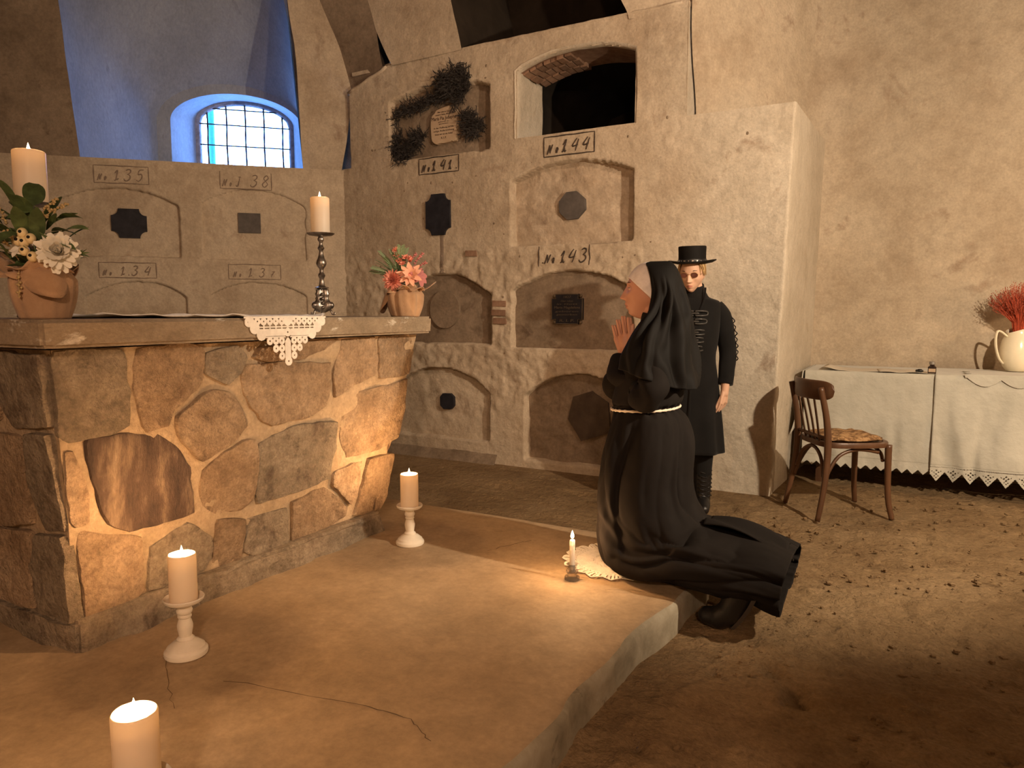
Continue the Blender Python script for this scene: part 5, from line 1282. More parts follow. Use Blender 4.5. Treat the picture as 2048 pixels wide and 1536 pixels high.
def face_bits(parent, M, lid_mat, upper=86, lower=101, brow_mat=BROW):
    R = M.to_3x3()
    for s in (-1, 1):
        c = Vector((0.0680, s * 0.0315, 0.008)); tilt = Matrix.Rotation(-0.10, 3, 'Y')
        e = MB().sphere(M @ c, 0.0112, 20, 12, rot=R).build('eye', EYE, parent=parent)
        MB().sphere(M @ (c + Vector((0.0068, 0.0002 * s, -0.001))), (0.0050, 0.0054, 0.0054), 12, 8, rot=R).build('iris', IRIS, parent=e)
        for nm, t0, t1 in (('upper_eyelid', 0, upper), ('lower_eyelid', lower, 180)):
            rows = []
            for t in np.linspace(radians(t0), radians(t1), 9):
                rows.append([M @ (c + tilt @ Vector((0.0124 * sin(t) * cos(a), 0.0128 * sin(t) * sin(a), 0.0122 * cos(t)))) for a in np.linspace(0, 2 * pi, 28, endpoint=False)])
            mb = MB(); mb.grid(np.array([[tuple(p) for p in r] for r in rows]), closed=True); o = mb.build(nm, lid_mat, parent=parent)
        lash = [M @ (c + tilt @ Vector((0.0129 * cos(a), 0.0132 * sin(a), 0.0122 * cos(radians(upper)) ))) for a in np.linspace(-1.15, 1.15, 12)]
        MB().tube(lash, 0.0007, 5).build('lashes', brow_mat, parent=parent)
        pts = [M @ Vector((0.0855 - 0.10 * (q * 0.034) - 0.55 * abs(q) ** 3 * 0.02, s * (0.014 + 0.034 * q), 0.0265 + 0.006 * sin(q * 2.2))) for q in np.linspace(0, 1, 8)]
        MB().tube(pts, [0.0016, .0022, .0024, .0024, .0022, .0018, .0014, .0008], 6).build('eyebrow', brow_mat, parent=parent)

def interp(tab, q):
    """rows (key, a, b, ...) -> smooth values at q"""
    tab = np.array(tab, float); k = tab[:, 0]; out = []
    for c in range(1, tab.shape[1]):
        y = tab[:, c]; i = int(np.clip(np.searchsorted(k, q) - 1, 0, len(k) - 2)); t = (q - k[i]) / (k[i + 1] - k[i])
        m0 = (y[i + 1] - y[max(0, i - 1)]) / (k[i + 1] - k[max(0, i - 1)]); m1 = (y[min(len(k) - 1, i + 2)] - y[i]) / (k[min(len(k) - 1, i + 2)] - k[i]); h = k[i + 1] - k[i]
        out.append((2 * t**3 - 3 * t**2 + 1) * y[i] + (t**3 - 2 * t**2 + t) * h * m0 + (-2 * t**3 + 3 * t**2) * y[i + 1] + (t**3 - t**2) * h * m1)
    return out

def nun():
    YC = 2.84
    t = thing('person', 'person in a black nun habit kneeling in prayer on the platform edge', 'person', (-0.95, YC, 0.12))
    L = Vector((-0.95, YC, 0.12))
    def W(x, y, z): return Vector((x, y, z)) - L
    # head frame: looks along -X, tipped back a little
    hc = W(-0.957, YC - 0.004, 1.284)
    yaw = pi + 0.24
    M = Matrix.Translation(hc) @ Matrix.Rotation(yaw, 4, 'Z') @ Matrix.Rotation(-0.07, 4, 'Y') @ Matrix.Scale(0.985, 4)
    mb = MB(); head_into(mb, M, False)
    mb.chain([W(-0.935, YC, 1.24), W(-0.905, YC, 1.13)], [0.052, 0.058], 16)
    mb.chain([W(-0.90, YC, 1.08), W(-0.93, YC, 0.95), W(-0.96, YC, 0.80), W(-0.965, YC, 0.70)], [0.085, 0.09, 0.085, 0.10], 18)
    for s in (-1, 1):
        mb.chain([W(-0.90, YC, 1.10), W(-0.895, YC + s * 0.11, 1.08)], [0.055, 0.045], 14)
        el = W(-0.905 if s < 0 else -1.075, YC + s * 0.165, 0.88)
        mb.chain([W(-0.89, YC + s * 0.115, 1.07), el, W(-1.048, YC + s * 0.025, 1.012)], [0.046, 0.036, 0.025], 12)
        mb.chain([W(-0.965, YC + s * 0.08, 0.70), W(-1.02, YC + s * 0.10, 0.215)], [0.085, 0.06], 14)
        mb.chain([W(-1.02, YC + s * 0.10, 0.205), W(-0.66, YC + s * 0.115, 0.215), W(-0.55, YC + s * 0.115, 0.12)], [0.055, 0.045, 0.04], 12)
        hand_into(mb, W(-1.047, YC + s * 0.0125, 1.030), (-0.20, 0, 1), (0.98, 0, 0.20), (0, -s, 0), L=0.152, curl=-0.015, spread=1.0, thumb=(0.80, 0.0), r=0.0080)
    b = fuse(mb, 'body', [SKIN_A, LIPS], t, 0.0032, 2); paint_lips(b, M)
    face_bits(b, M, SKIN_A, 84, 102)
    # fingernails on the near hand are too small to see; cuffs hide the wrists
    # ---- robe: one long loft from the collar down, bending back over the heels
    #        key   inner(back) x,z     outer(front) x,z     half-width
    SEC = [(0, -0.885, 1.205, -0.955, 1.185, 0.050), (1, -0.845, 1.135, -0.985, 1.115, 0.125), (2, -0.815, 1.06, -1.02, 1.04, 0.178), (3, -0.812, 0.95, -1.055, 0.945, 0.168), (4, -0.826, 0.86, -1.078, 0.85, 0.150), (5, -0.838, 0.818, -1.082, 0.807, 0.143),
           (6, -0.800, 0.765, -1.098, 0.745, 0.168), (7, -0.778, 0.66, -1.128, 0.63, 0.195), (8, -0.782, 0.52, -1.143, 0.48, 0.210), (9, -0.765, 0.435, -1.146, 0.37, 0.222), (10, -0.735, 0.392, -1.136, 0.265, 0.232), (11, -0.715, 0.372, -1.098, 0.165, 0.240),
           (12, -0.700, 0.360, -1.00, 0.124, 0.245), (13, -0.680, 0.352, -0.86, 0.123, 0.250), (14, -0.645, 0.343, -0.715, 0.120, 0.250), (15, -0.56, 0.334, -0.585, 0.118, 0.252), (16, -0.455, 0.322, -0.470, 0.122, 0.248), (17, -0.365, 0.288, -0.385, 0.125, 0.240)]
    n = 220; ks = np.concatenate([np.linspace(0, 5, 46), np.linspace(5, 17, 190)[1:]])
    P = np.zeros((len(ks), n, 3)); TH = np.linspace(0, 2 * pi, n, endpoint=False)
    for i, k in enumerate(ks):
        bx, bz, fx, fz, hw = interp(SEC, k); c = np.array([(bx + fx) / 2, (bz + fz) / 2]); h = np.array([fx - bx, fz - bz]) / 2
        ca = np.cos(TH); sa = np.sin(TH); e = 2 / 2.35
        u = np.sign(ca) * np.abs(ca) ** e; v = np.sign(sa) * np.abs(sa) ** e
        P[i, :, 0] = c[0] + h[0] * u; P[i, :, 2] = c[1] + h[1] * u; P[i, :, 1] = YC + hw * v     # u=+1 front, v=-1 towards the viewer
    # folds
    K = np.repeat(ks[:, None], n, 1); T = np.repeat(TH[None], len(ks), 0)
    a = np.stack([np.cos(T) * 1.3, np.sin(T) * 1.3, K * 0.10], -1)
    warp = fbm(a, 1.2, 3, 5) * 1.4
    f1 = np.abs(np.sin(T * 2.5 + warp * 2.6 + K * 0.16)) ** 0.7
    f2 = np.abs(np.sin(T * 4.5 + warp * 4.0 - K * 0.25)) ** 0.8
    skirt = sst(5.0, 7.2, K); low = sst(9.5, 12.0, K)
    disp = skirt * (0.030 * (f1 - 0.6) + 0.009 * (f2 - 0.6)) * (1 - 0.35 * low)
    pin = np.exp(-((K - 5) / 0.5) ** 2)
    disp += 0.006 * pin * np.sin(T * 16 + warp * 4) + 0.012 * sst(2.5, 4.3, K) * sst(5.0, 4.3, K)
    # gathered drag folds where the cloth turns back over the knees and heels (near side)
    near = sst(-0.1, -0.8, np.sin(T))
    ph = (np.cos(T) * 3.2 + K * 1.05)
    disp += low * near * 0.026 * (np.abs(np.sin(ph * 1.0 + warp * 2.2)) ** 0.7 - 0.62)
    # deep diagonal fold from the knee up and back
    fold = np.exp(-(((np.cos(T) - (0.85 - 0.25 * (K - 6.8) * 0.9)) / 0.13) ** 2)) * near * sst(6.0, 7.0, K) * sst(10.8, 9.5, K); disp -= 0.024 * fold
    fold2 = np.exp(-(((np.cos(T) - (0.45 - 0.32 * (K - 9.6))) / 0.14) ** 2)) * near * sst(8.8, 9.6, K) * sst(12.5, 11.5, K); disp -= 0.028 * fold2
    D1 = np.roll(P, -1, 1) - np.roll(P, 1, 1); D0 = np.gradient(P, axis=0)
    N = np.cross(D1, D0); N /= np.linalg.norm(N, axis=-1, keepdims=True) + 1e-9
    cen = P.mean(1, keepdims=True); sgn = np.sign(((P - cen) * N).sum(-1).mean()); N *= sgn
    P = P + N * disp[..., None] + N * (0.0025 * fbm(P, 22, 3, 55))[..., None]
    P[..., 2] = np.where(P[..., 0] < -0.72, np.maximum(P[..., 2], 0.1245), np.maximum(P[..., 2], 0.10 + 0.02 * np.sin(P[..., 0] * 25)))
    # hem drops a little lower on the near side
    P[..., 2] -= sst(14, 17, K) * near * 0.035 * sst(0.0, 1.0, np.cos(T))
    mb = MB(); mb.grid(P - np.array(L), closed=True)
    r = mb.build('habit', HABIT, parent=t); sm = r.modifiers.new('solid', 'SOLIDIFY'); sm.thickness = 0.004; sm.offset = -1
    # second layer of cloth flung back over the far heel
    Q = np.zeros((30, 24, 3))
    for i in range(30):
        q = i / 29
        for j in range(24):
            w = j / 23; Q[i, j] = (-0.70 + 0.31 * q, YC - 0.06 + 0.26 * w, 0.372 - 0.075 * q * q - 0.10 * sst(.6, 1, w) + 0.012 * sin(9 * w + 4 * q))
    o = MB().grid(Q - np.array(L)).build('habit_fold', HABIT, parent=t); sm = o.modifiers.new('solid', 'SOLIDIFY'); sm.thickness = 0.006
    # sleeves
    for s in (-1, 1):
        el = (-0.90, YC - 0.185, 0.872) if s < 0 else (-1.105, YC + 0.165, 0.862)
        path = [(-0.885, YC + s * 0.105, 1.075), (-0.885 if s < 0 else -0.94, YC + s * 0.150, 0.99), (el[0] + 0.03, el[1], el[2] + 0.045), (el[0] - 0.01, el[1] - s * 0.012, el[2] + 0.0), (el[0] - 0.035, el[1] - s * 0.055, el[2] + 0.035), (-1.055, YC + s * 0.075, 0.955), (-1.052, YC + s * 0.034, 1.018)]
        rr = [0.050, 0.055, 0.060, 0.060, 0.056, 0.047, 0.036]
        pts = smooth_line(path, 8); kk = np.linspace(0, len(rr) - 1, len(pts)); rads = np.interp(kk, range(len(rr)), rr)
        mb = MB(); mb.tube([Vector(p) - L for p in pts], list(rads), 40, cap=False)
        V = np.array(mb.v); idx = np.arange(len(V)); ring = idx // 40; an = (idx % 40) / 40 * 2 * pi
        c = np.array([np.array(p) - np.array(L) for p in pts])[ring]; d = V - c
        V = c + d * (1 + 0.10 * np.sin(ring * 0.85 + 2.2 * np.sin(an)) * np.sin(an + 1) + 0.07 * fbm(V, 14, 2, 4 + s))[:, None]
        mb.v = [tuple(v) for v in V]
        o = mb.build('sleeve', HABIT, parent=t); sm = o.modifiers.new('solid', 'SOLIDIFY'); sm.thickness = 0.004; sm.offset = -1
    # rope belt with a hanging end
    pts = []
    for k in range(64):
        a = 2 * pi * k / 64; x = -0.960 - 0.133 * np.sign(cos(a)) * abs(cos(a)) ** .85; y = YC + 0.158 * np.sign(sin(a)) * abs(sin(a)) ** .85
        pts.append(W(x, y, 0.812 + 0.006 * cos(a) * -1))
    mb = MB(); mb.tube(pts, 0.0042, 10, closed=True)
    for q in range(2): mb.tube([p + Vector((0, 0, 0.003 * sin(i * 1.6 + q * pi))) for i, p in enumerate(pts)], 0.0032, 8, closed=True)
    mb.build('rope_belt', CORD, parent=t)
    # white band round forehead and cheeks
    HP = head_points(150, 160) * 1.035 + np.array([0, 0, 0.001]); rows = []
    for jj in range(150):
        col = HP[:, jj]
        if col[60, 0] < -0.045: rows.append(None); continue
        below = np.nonzero(col[:, 2] < 0.047 - 0.80 * np.clip(0.075 - col[:, 0], 0, 0.2))[0]
        k = int(below[below > 8][0]); q = col[k - 1]; p = col[k]
        e0 = q[2] - (0.047 - 0.80 * np.clip(0.075 - q[0], 0, .2)); e1 = p[2] - (0.047 - 0.80 * np.clip(0.075 - p[0], 0, .2)); f = e0 / (e0 - e1); kk = k - 1 + f
        ts = np.linspace(0, kk, 26); lo = np.clip(ts.astype(int), 0, 158); fr = (ts - lo)[:, None]
        rows.append(col[lo] * (1 - fr) + col[lo + 1] * fr)
    st = next(i for i in range(150) if rows[i] is None); ordr = [(st + i) % 150 for i in range(150)]; rows = [rows[i] for i in ordr if rows[i] is not None]
    Q = np.array([[tuple(M @ Vector(p)) for p in r_] for r_ in rows])
    o = MB().grid(Q).build('forehead_band', BAND_WHITE, parent=t); sm = o.modifiers.new('solid', 'SOLIDIFY'); sm.thickness = 0.003; sm.offset = 1
    # black collar under the chin
    mb = MB(); rows = []
    for q in np.linspace(0, 1, 10):
        rows.append([W(-0.925 + 0.02 * q + (0.058 + 0.030 * q) * -cos(a) , YC + (0.058 + 0.05 * q) * sin(a), 1.205 - 0.10 * q - 0.012 * cos(a) + 0.004 * sin(6 * a + 5 * q)) for a in np.linspace(0, 2 * pi, 40, endpoint=False)])
    mb.grid(np.array([[tuple(p) for p in r_] for r_ in rows]), closed=True); mb.build('collar', VEIL, parent=t)
    # veil: open at the front, falling over the shoulders
    #  key z  front x  back x  half-width  opening angle
    VS = [(0, 1.400, -0.945, -0.872, 0.022, 100), (1, 1.392, -0.955, -0.862, 0.045, 102), (2, 1.372, -0.938, -0.848, 0.070, 104), (3, 1.33, -0.918, -0.832, 0.090, 105), (4, 1.27, -0.908, -0.818, 0.098, 106), (5, 1.205, -0.918, -0.802, 0.118, 112),
          (6, 1.14, -0.945, -0.784, 0.175, 120), (7, 1.06, -0.978, -0.780, 0.210, 130), (8, 0.99, -1.00, -0.775, 0.226, 136), (9, 0.925, -1.005, -0.770, 0.236, 138)]
    m = 120; n = 170; P = np.zeros((m, n, 3)); A = np.linspace(-1, 1, n)
    for i in range(m):
        k = 9 * i / (m - 1); z, xf_, xb, hw, op = interp(VS, k); om = radians(op)
        rx = (xb - xf_) / (1 - cos(om)); xc = xb - rx
        ph = A * om
        P[i, :, 0] = xc + rx * np.cos(ph); P[i, :, 1] = YC + hw * np.sin(ph); P[i, :, 2] = z + sst(5, 9, k) * (0.062 * (0.5 - 0.5 * np.cos(ph)) ** 0.8 - 0.030 * (0.5 + 0.5 * np.cos(ph)) ** 2)
    K = np.repeat(np.linspace(0, 9, m)[:, None], n, 1); T = np.repeat(A[None], m, 0)
    wv = fbm(np.stack([T * 2, K * 0.22, T * 0], -1), 1.5, 3, 12)
    d = sst(2.5, 6.0, K) * (0.013 * np.sin(T * 17 + wv * 5 + K * 0.55) + 0.009 * np.sin(T * 31 - K * 0.7 + wv * 6)) * sst(1.0, 0.9, np.abs(T) * 0.98)
    d += sst(3, 5, K) * sst(7.5, 5.5, K) * -0.012 * np.exp(-((T + 0.62 - 0.06 * (K - 5)) / 0.07) ** 2)
    D1 = np.gradient(P, axis=1); D0 = np.gradient(P, axis=0); N = np.cross(D0, D1); N /= np.linalg.norm(N, axis=-1, keepdims=True) + 1e-9
    cen = np.array([-0.90, YC, 1.1]); N *= np.sign(((P - cen) * N).sum(-1).mean())
    P = P + N * (d + 0.003 * sst(1, 4, K))[..., None]
    mb = MB(); mb.grid(P - np.array(L))
    top = [tuple(p) for p in (P[0] - np.array(L))]; mb.add(top, [tuple(range(n))])
    o = mb.build('veil', VEIL, parent=t); sm = o.modifiers.new('solid', 'SOLIDIFY'); sm.thickness = 0.004; sm.offset = 1
    # boots, soles turned back, resting on the earth behind the platform edge
    for s, yy in ((-1, YC - 0.165), (1, YC + 0.11)):
        mb = MB()
        x0 = -0.655
        mb.chain([W(-0.66, yy, 0.215), W(-0.53, yy, 0.19)], [0.052, 0.058], 16)
        mb.chain([W(-0.515, yy, 0.18), W(-0.555, yy - 0.005, 0.085), W(-0.60, yy - 0.005, 0.052)], [0.056, 0.052, 0.044], 16)
        mb.chain([W(-0.60, yy, 0.052), W(-0.645, yy, 0.050)], [0.044, 0.036], 16)
        o = fuse(mb, 'boot', LEATHER, t, 0.006, 3)
        mb = MB(); rows = []
        for q in np.linspace(0, 1, 14):
            c = Vector((-0.455, yy, 0.205)).lerp(Vector((-0.545, yy, 0.030)), q) + Vector((0.012 * sin(pi * q), 0, 0)); w = 0.036 + 0.012 * sin(q * 3.0)
            rows.append([c + Vector((0.008 * u, w * v, 0)) - L for u, v in ((1, -1), (1, 1), (-1, 1), (-1, -1))])
        mb.grid(np.array([[tuple(p) for p in r_] for r_ in rows]), closed=True); mb.add([tuple(p) for p in rows[0]], [(0, 1, 2, 3)]); mb.add([tuple(p) for p in rows[-1]], [(3, 2, 1, 0)])
        mb.build('sole', plain('worn_sole', (0.045, 0.035, 0.028), 0.7), parent=o, smooth=50)
    return t
nun()

def standing():
    O = Vector((-1.165, 4.30, 0.0)); FV = Vector((0.263, -0.965, 0)); R = Vector((0.965, 0.263, 0)); B = -FV
    t = thing('person', 'person in a long black coat and flat black hat standing behind the kneeling nun', 'person', O)
    B3 = Matrix((R, B, UP)).transposed().to_4x4()
    def W(r, f, z): return R * r + FV * f + UP * z
    hc = W(-0.018, 0.045, 1.425)
    # head looks forward (towards the viewer), down and slightly to its right
    Mf = Matrix((FV, R, UP)).transposed().to_4x4()     # x forward, y left (picture right), z up
    M = Matrix.Translation(hc) @ Mf @ Matrix.Rotation(-0.22, 4, 'Z') @ Matrix.Rotation(0.20, 4, 'Y') @ Matrix.Scale(0.93, 4)
    mb = MB(); head_into(mb, M)
    mb.chain([W(-0.005, 0.01, 1.36), W(0.0, -0.02, 1.25)], [0.047, 0.055], 16)
    mb.chain([W(0, -0.02, 1.20), W(0, 0, 1.0), W(0, 0, 0.80)], [0.09, 0.08, 0.095], 16)
    for s in (-1, 1):
        mb.chain([W(0, -0.02, 1.23), W(s * 0.10, -0.02, 1.215)], [0.05, 0.04], 12)
        mb.chain([W(s * 0.122, -0.02, 1.205), W(s * 0.188, -0.03, 0.97), W(s * 0.188, 0.03, 0.755)], [0.036, 0.031, 0.025], 12)
        mb.chain([W(s * 0.075, 0, 0.78), W(s * 0.07, 0.01, 0.42), W(s * 0.07, -0.01, 0.08)], [0.078, 0.05, 0.036], 12)
        hand_into(mb, W(s * 0.186, 0.035, 0.735), W(-s * 0.10, 0.10, -1), W(-s * 0.55, 0.85, 0.05), W(-s * 0.85, -0.5, 0), L=0.150, curl=0.34, thumb=(0.85, 0.2), r=0.0072)
    b = fuse(mb, 'body', [SKIN_B, LIPS], t, 0.0034, 2); paint_lips(b, M); face_bits(b, M, SKIN_B, 82, 102)
    # coat
    SEC = [(0, 1.325, 0.062, 0.060, -0.012), (1, 1.29, 0.085, 0.072, -0.012), (2, 1.268, 0.140, 0.085, -0.012), (3, 1.235, 0.156, 0.098, -0.01), (4, 1.14, 0.150, 0.115, 0.0), (5, 1.02, 0.140, 0.112, 0.0), (6, 0.93, 0.132, 0.105, 0.0), (7, 0.80, 0.146, 0.118, 0), (8, 0.60, 0.166, 0.135, 0), (9, 0.365, 0.190, 0.155, 0)]
    m = 100; n = 120; P = np.zeros((m, n, 3)); TH = np.linspace(0, 2 * pi, n, endpoint=False)
    for i in range(m):
        k = 9 * i / (m - 1); z, hw, hd, fo = interp(SEC, k); ca, sa = np.cos(TH), np.sin(TH); e = 2 / 2.3
        u = np.sign(ca) * np.abs(ca) ** e; v = np.sign(sa) * np.abs(sa) ** e
        fold = 1 + 0.05 * sst(5.5, 9, k) * np.sin(TH * 7 + 1.0) + 0.012 * np.sin(TH * 5 + k * 1.7)
        rr = hw * u * fold; ff = fo + hd * v * fold
        for j in range(n): P[i, j] = W(rr[j], ff[j], z)
    mb = MB(); mb.grid(P, closed=True); o = mb.build('coat', COAT, parent=t); sm = o.modifiers.new('solid', 'SOLIDIFY'); sm.thickness = 0.005; sm.offset = -1
    # front opening edge of the coat
    mb = MB(); mb.tube([W(-0.012 + 0.004 * sin(z * 9), 0.012 + float(np.interp(z, [0.37, 0.6, 0.8, 0.93, 1.02, 1.14, 1.235], [.156, .137, .119, .107, .113, .116, .088])), z) for z in np.linspace(0.38, 1.2, 30)], 0.0035, 6); mb.build('placket', COAT, parent=o)
    # standing collar
    rows = [[W((0.056 + 0.016 * q) * cos(a) - 0.004, -0.012 + (0.060 + 0.014 * q) * sin(a) + 0.01 * (1 - q), 1.365 - 0.085 * q - 0.018 * sin(a) * (1 - q)) for a in np.linspace(0, 2 * pi, 36, endpoint=False)] for q in np.linspace(0, 1, 8)]
    mb = MB(); mb.grid(np.array([[tuple(p) for p in r_] for r_ in rows]), closed=True); c = mb.build('collar', COAT, parent=t); sm = c.modifiers.new('solid', 'SOLIDIFY'); sm.thickness = 0.006
    for s in (-1, 1):   # lapel edges
        pts = [W(s * 0.060, 0.045, 1.345), W(s * 0.055, 0.075, 1.28), W(s * 0.035, 0.098, 1.22), W(s * 0.006, 0.120, 1.15)]
        MB().tube(smooth_line(pts, 5), 0.006, 8, flat=(1, .6)).build('lapel', COAT, parent=t)
    # sleeves with lacing down the outer seam
    for s in (-1, 1):
        path = [(s * 0.118, -0.018, 1.236), (s * 0.158, -0.022, 1.18), (s * 0.180, -0.028, 1.08), (s * 0.200, -0.030, 0.97), (s * 0.198, -0.012, 0.88), (s * 0.190, 0.020, 0.775)]
        rr = [0.048, 0.055, 0.055, 0.051, 0.047, 0.044]
        pts = smooth_line(path, 7); rads = np.interp(np.linspace(0, 5, len(pts)), range(6), rr)
        mb = MB(); mb.tube([W(*p) for p in pts], list(rads), 28)
        V = np.array(mb.v); V = V + 0.006 * np.stack([fbm(V, 16, 2, 3), fbm(V, 16, 2, 4), fbm(V, 16, 2, 5) * 0], -1); mb.v = [tuple(v) for v in V]
        sl = mb.build('sleeve', COAT, parent=t)
        lac = []
        for k in range(15):
            q = k / 14; z = 1.17 - 0.26 * q; rx = float(np.interp(z, [0.88, 0.97, 1.08, 1.18], [0.243, 0.248, 0.237, 0.215]))
            lac.append(W(s * (rx + (0.012 if k % 2 else 0.0)), -0.025 + (0.02 if k % 4 < 2 else -0.02), z))
        MB().tube(smooth_line([tuple(p) for p in lac], 3), 0.0034, 6).build('lacing', LEATHER, parent=sl)
    # leather loop-and-toggle closures
    for k, z in enumerate((1.195, 1.148, 1.085, 1.04, 0.99)):
        ff = float(np.interp(z, [0.93, 1.02, 1.14, 1.235], [.107, .115, .118, .102])) + 0.006; w = 0.070 - 0.005 * k
        mb = MB()
        for s in (-1, 1):
            pts = [W(0.004 * s, ff + .002, z + .012), W(s * w * .55, ff - .002, z + .014), W(s * w, ff - .018, z + .010), W(s * w * 1.08, ff - .022, z), W(s * w, ff - .018, z - .010), W(s * w * .55, ff - .002, z - .014), W(0.004 * s, ff + .002, z - .012)]
            mb.tube(smooth_line([tuple(p) for p in pts], 4), 0.0058, 8)
        mb.capsule(W(-0.022, ff + .006, z), W(0.022, ff + .006, z), 0.006, 0.006, 10)
        mb.build('toggle_closure', LOOP_LEATHER, parent=t)
    # trousers and laced boots
    for s in (-1, 1):
        mb = MB(); mb.chain([W(s * 0.078, 0, 0.60), W(s * 0.074, 0.01, 0.40), W(s * 0.072, -0.005, 0.20)], [0.082, 0.062, 0.052], 18); mb.build('trouser_leg', COAT, parent=t)
        mb = MB(); mb.chain([W(s * 0.072, -0.005, 0.24), W(s * 0.072, -0.01, 0.07)], [0.056, 0.05], 16); mb.chain([W(s * 0.072, -0.01, 0.052), W(s * 0.078, 0.06, 0.045), W(s * 0.082, 0.12, 0.036)], [0.05, 0.044, 0.034], 14)
        bo = fuse(mb, 'boot', LEATHER, t, 0.007, 2)
        mb = MB()
        for k in range(7):
            z = 0.25 - 0.026 * k; mb.tube([W(s * 0.072 - .026, 0.040, z), W(s * 0.072, 0.056, z - .008), W(s * 0.072 + .026, 0.040, z - .016)], 0.0035, 6); mb.tube([W(s * 0.072 + .03, 0.035, z), W(s * 0.072 + .052, 0.01, z + .006), W(s * 0.072 + .055, -0.01, z - .006)], 0.0032, 6)
        mb.build('bootlace', LEATHER, parent=bo)
    # hat
    Mh = Matrix.Translation(hc) @ Mf @ Matrix.Rotation(-0.22, 4, 'Z') @ Matrix.Rotation(0.06, 4, 'Y')
    mb = MB(); hb = 0.062
    prof = [(0.001, 0.098), (0.060, 0.098), (0.076, 0.100), (0.082, 0.098), (0.0835, 0.092), (0.082, 0.060), (0.082, 0.030), (0.084, 0.008), (0.088, 0.003), (0.120, 0.001), (0.140, 0.004), (0.143, 0.006), (0.142, 0.001), (0.120, -0.004), (0.084, -0.004), (0.001, -0.003)]
    mb.lathe(prof, 56, cap=False)
    V = np.array(mb.v); an = np.arctan2(V[:, 1], V[:, 0]); rad = np.hypot(V[:, 0], V[:, 1])
    V[:, 0] *= 1.06; V[:, 1] *= 0.96
    V[:, 2] += hb + np.where(rad > 0.1, 0.014 * np.abs(np.sin(an)) ** 2 * (rad - 0.09) / 0.05, 0)
    V[:, 2] -= np.where((rad < 0.05) & (V[:, 2] > hb + 0.08), 0.012, 0)
    mb.v = [tuple(Mh @ Vector(v)) for v in V]
    hat = mb.build('hat', VEIL, parent=t, smooth=45)
    mb = MB(); mb.lathe([(0.0855, 0.006), (0.0865, 0.012), (0.0862, 0.020), (0.0845, 0.024)], 56, cap=False); mb.v = [tuple(Mh @ Vector((v[0] * 1.06, v[1] * .96, v[2] + hb))) for v in mb.v]; mb.build('hat_band', LEATHER, parent=hat)
    for k in range(22):
        a = 2 * pi * k / 22; MB().box(Mh @ Vector((0.0885 * 1.06 * cos(a), 0.0885 * .96 * sin(a), hb + 0.014)), (0.004, 0.012 if k % 2 else 0.006, 0.007), rot=Mh.to_3x3() @ Matrix.Rotation(a, 3, 'Z')).build('stud', STUD, parent=hat, smooth=False)
    # short fair hair showing under the brim
    mb = MB(); rng = random.Random(3)
    for k in range(150):
        a = rng.uniform(0.95, 5.33); r0 = Vector((0.084 * cos(a) - .006, 0.073 * sin(a), 0.075)); z1 = rng.uniform(-0.02, 0.035)
        r1 = Vector((0.088 * cos(a) - .004 + rng.uniform(-.006, .006), 0.081 * sin(a) + rng.uniform(-.008, .008), z1))
        mb.tube([M @ r0, M @ ((r0 + r1) / 2 * 1.03), M @ r1], [0.0045, 0.0045, 0.001], 5)
    o = mb.build('hair', BLOND, parent=t); o['kind'] = 'stuff'
    # round dark glasses
    fr = MB()
    for s in (-1, 1):
        c = Vector((0.094, s * 0.033, 0.006)); pts = [M @ (c + Vector((-0.004 * abs(cos(a)), 0.0235 * cos(a), 0.0165 * sin(a)))) for a in np.linspace(0, 2 * pi, 24, endpoint=False)]
        fr.tube(pts, 0.0013, 6, closed=True)
        fr.tube([M @ (c + Vector((-0.004, s * 0.0235, 0.004))), M @ Vector((0.04, s * 0.076, 0.008)), M @ Vector((-0.005, s * 0.080, 0.006))], 0.0012, 6)
    fr.tube([M @ Vector((0.0935, -0.0095, 0.010)), M @ Vector((0.0995, 0, 0.013)), M @ Vector((0.0935, 0.0095, 0.010))], 0.0013, 6)
    g = fr.build('glasses', GOLD, parent=t)
    for s in (-1, 1):
        c = Vector((0.094, s * 0.033, 0.006)); mb = MB(); mb.add([M @ (c + Vector((0.001, 0, 0)))] + [M @ (c + Vector((-0.004 * abs(cos(a)), 0.023 * cos(a), 0.016 * sin(a)))) for a in np.linspace(0, 2 * pi, 24, endpoint=False)], [(0, 1 + k, 1 + (k + 1) % 24) for k in range(24)])
        mb.build('lens', LENS, parent=g)
    return t
standing()
# ------------------------------------------------------------------ lace mat under the knees
def lace_mat():
    t = thing('lace_mat', 'off-white round lace mat under the knees of the praying figure', 'mat', (-1.09, 2.87, 0.1225))
    def pos(u, v):
        P = np.stack([u, v - 0.27, 0.0045 + 0 * u], -1)
        r = np.hypot(P[..., 0], P[..., 1]); P[..., 2] += 0.006 * np.clip(fbm(P + 3, 9, 3, 5), 0, 1) + 0.004 * np.abs(np.sin(np.arctan2(P[..., 1], P[..., 0]) * 17)) * sst(.17, .21, r)
        return P
    def inside(u, v):
        y = v - 0.27; r = np.hypot(u, y); a = np.arctan2(y, u)
        edge = 0.205 + 0.030 * np.abs(np.sin(a * 8.5)) ** 0.7
        m = r < edge
        fan = (r > 0.186) & (r < edge - 0.006) & (np.abs(np.sin(a * 8.5)) > 0.25) & (np.sin(a * 85) > 0.25); m &= ~fan
        net = (r > 0.125) & (r < 0.165) & (np.mod(u * 140 + y * 140, 1) > .42) & (np.mod(u * 140 - y * 140, 1) > .42); m &= ~net
        ring = (np.mod(r, 0.034) > 0.021) & (r < 0.12) & (np.sin(a * np.round(r * 260)) > 0.35); m &= ~ring
        m &= ~((np.abs(r - 0.176) < 0.004) & (np.sin(a * 60) > 0.2))
        return m
    lace_sheet('lace_sheet', 0.54, 0.54, 0.0026, pos, inside, LACE, parent=t, thick=0.0025)
lace_mat()

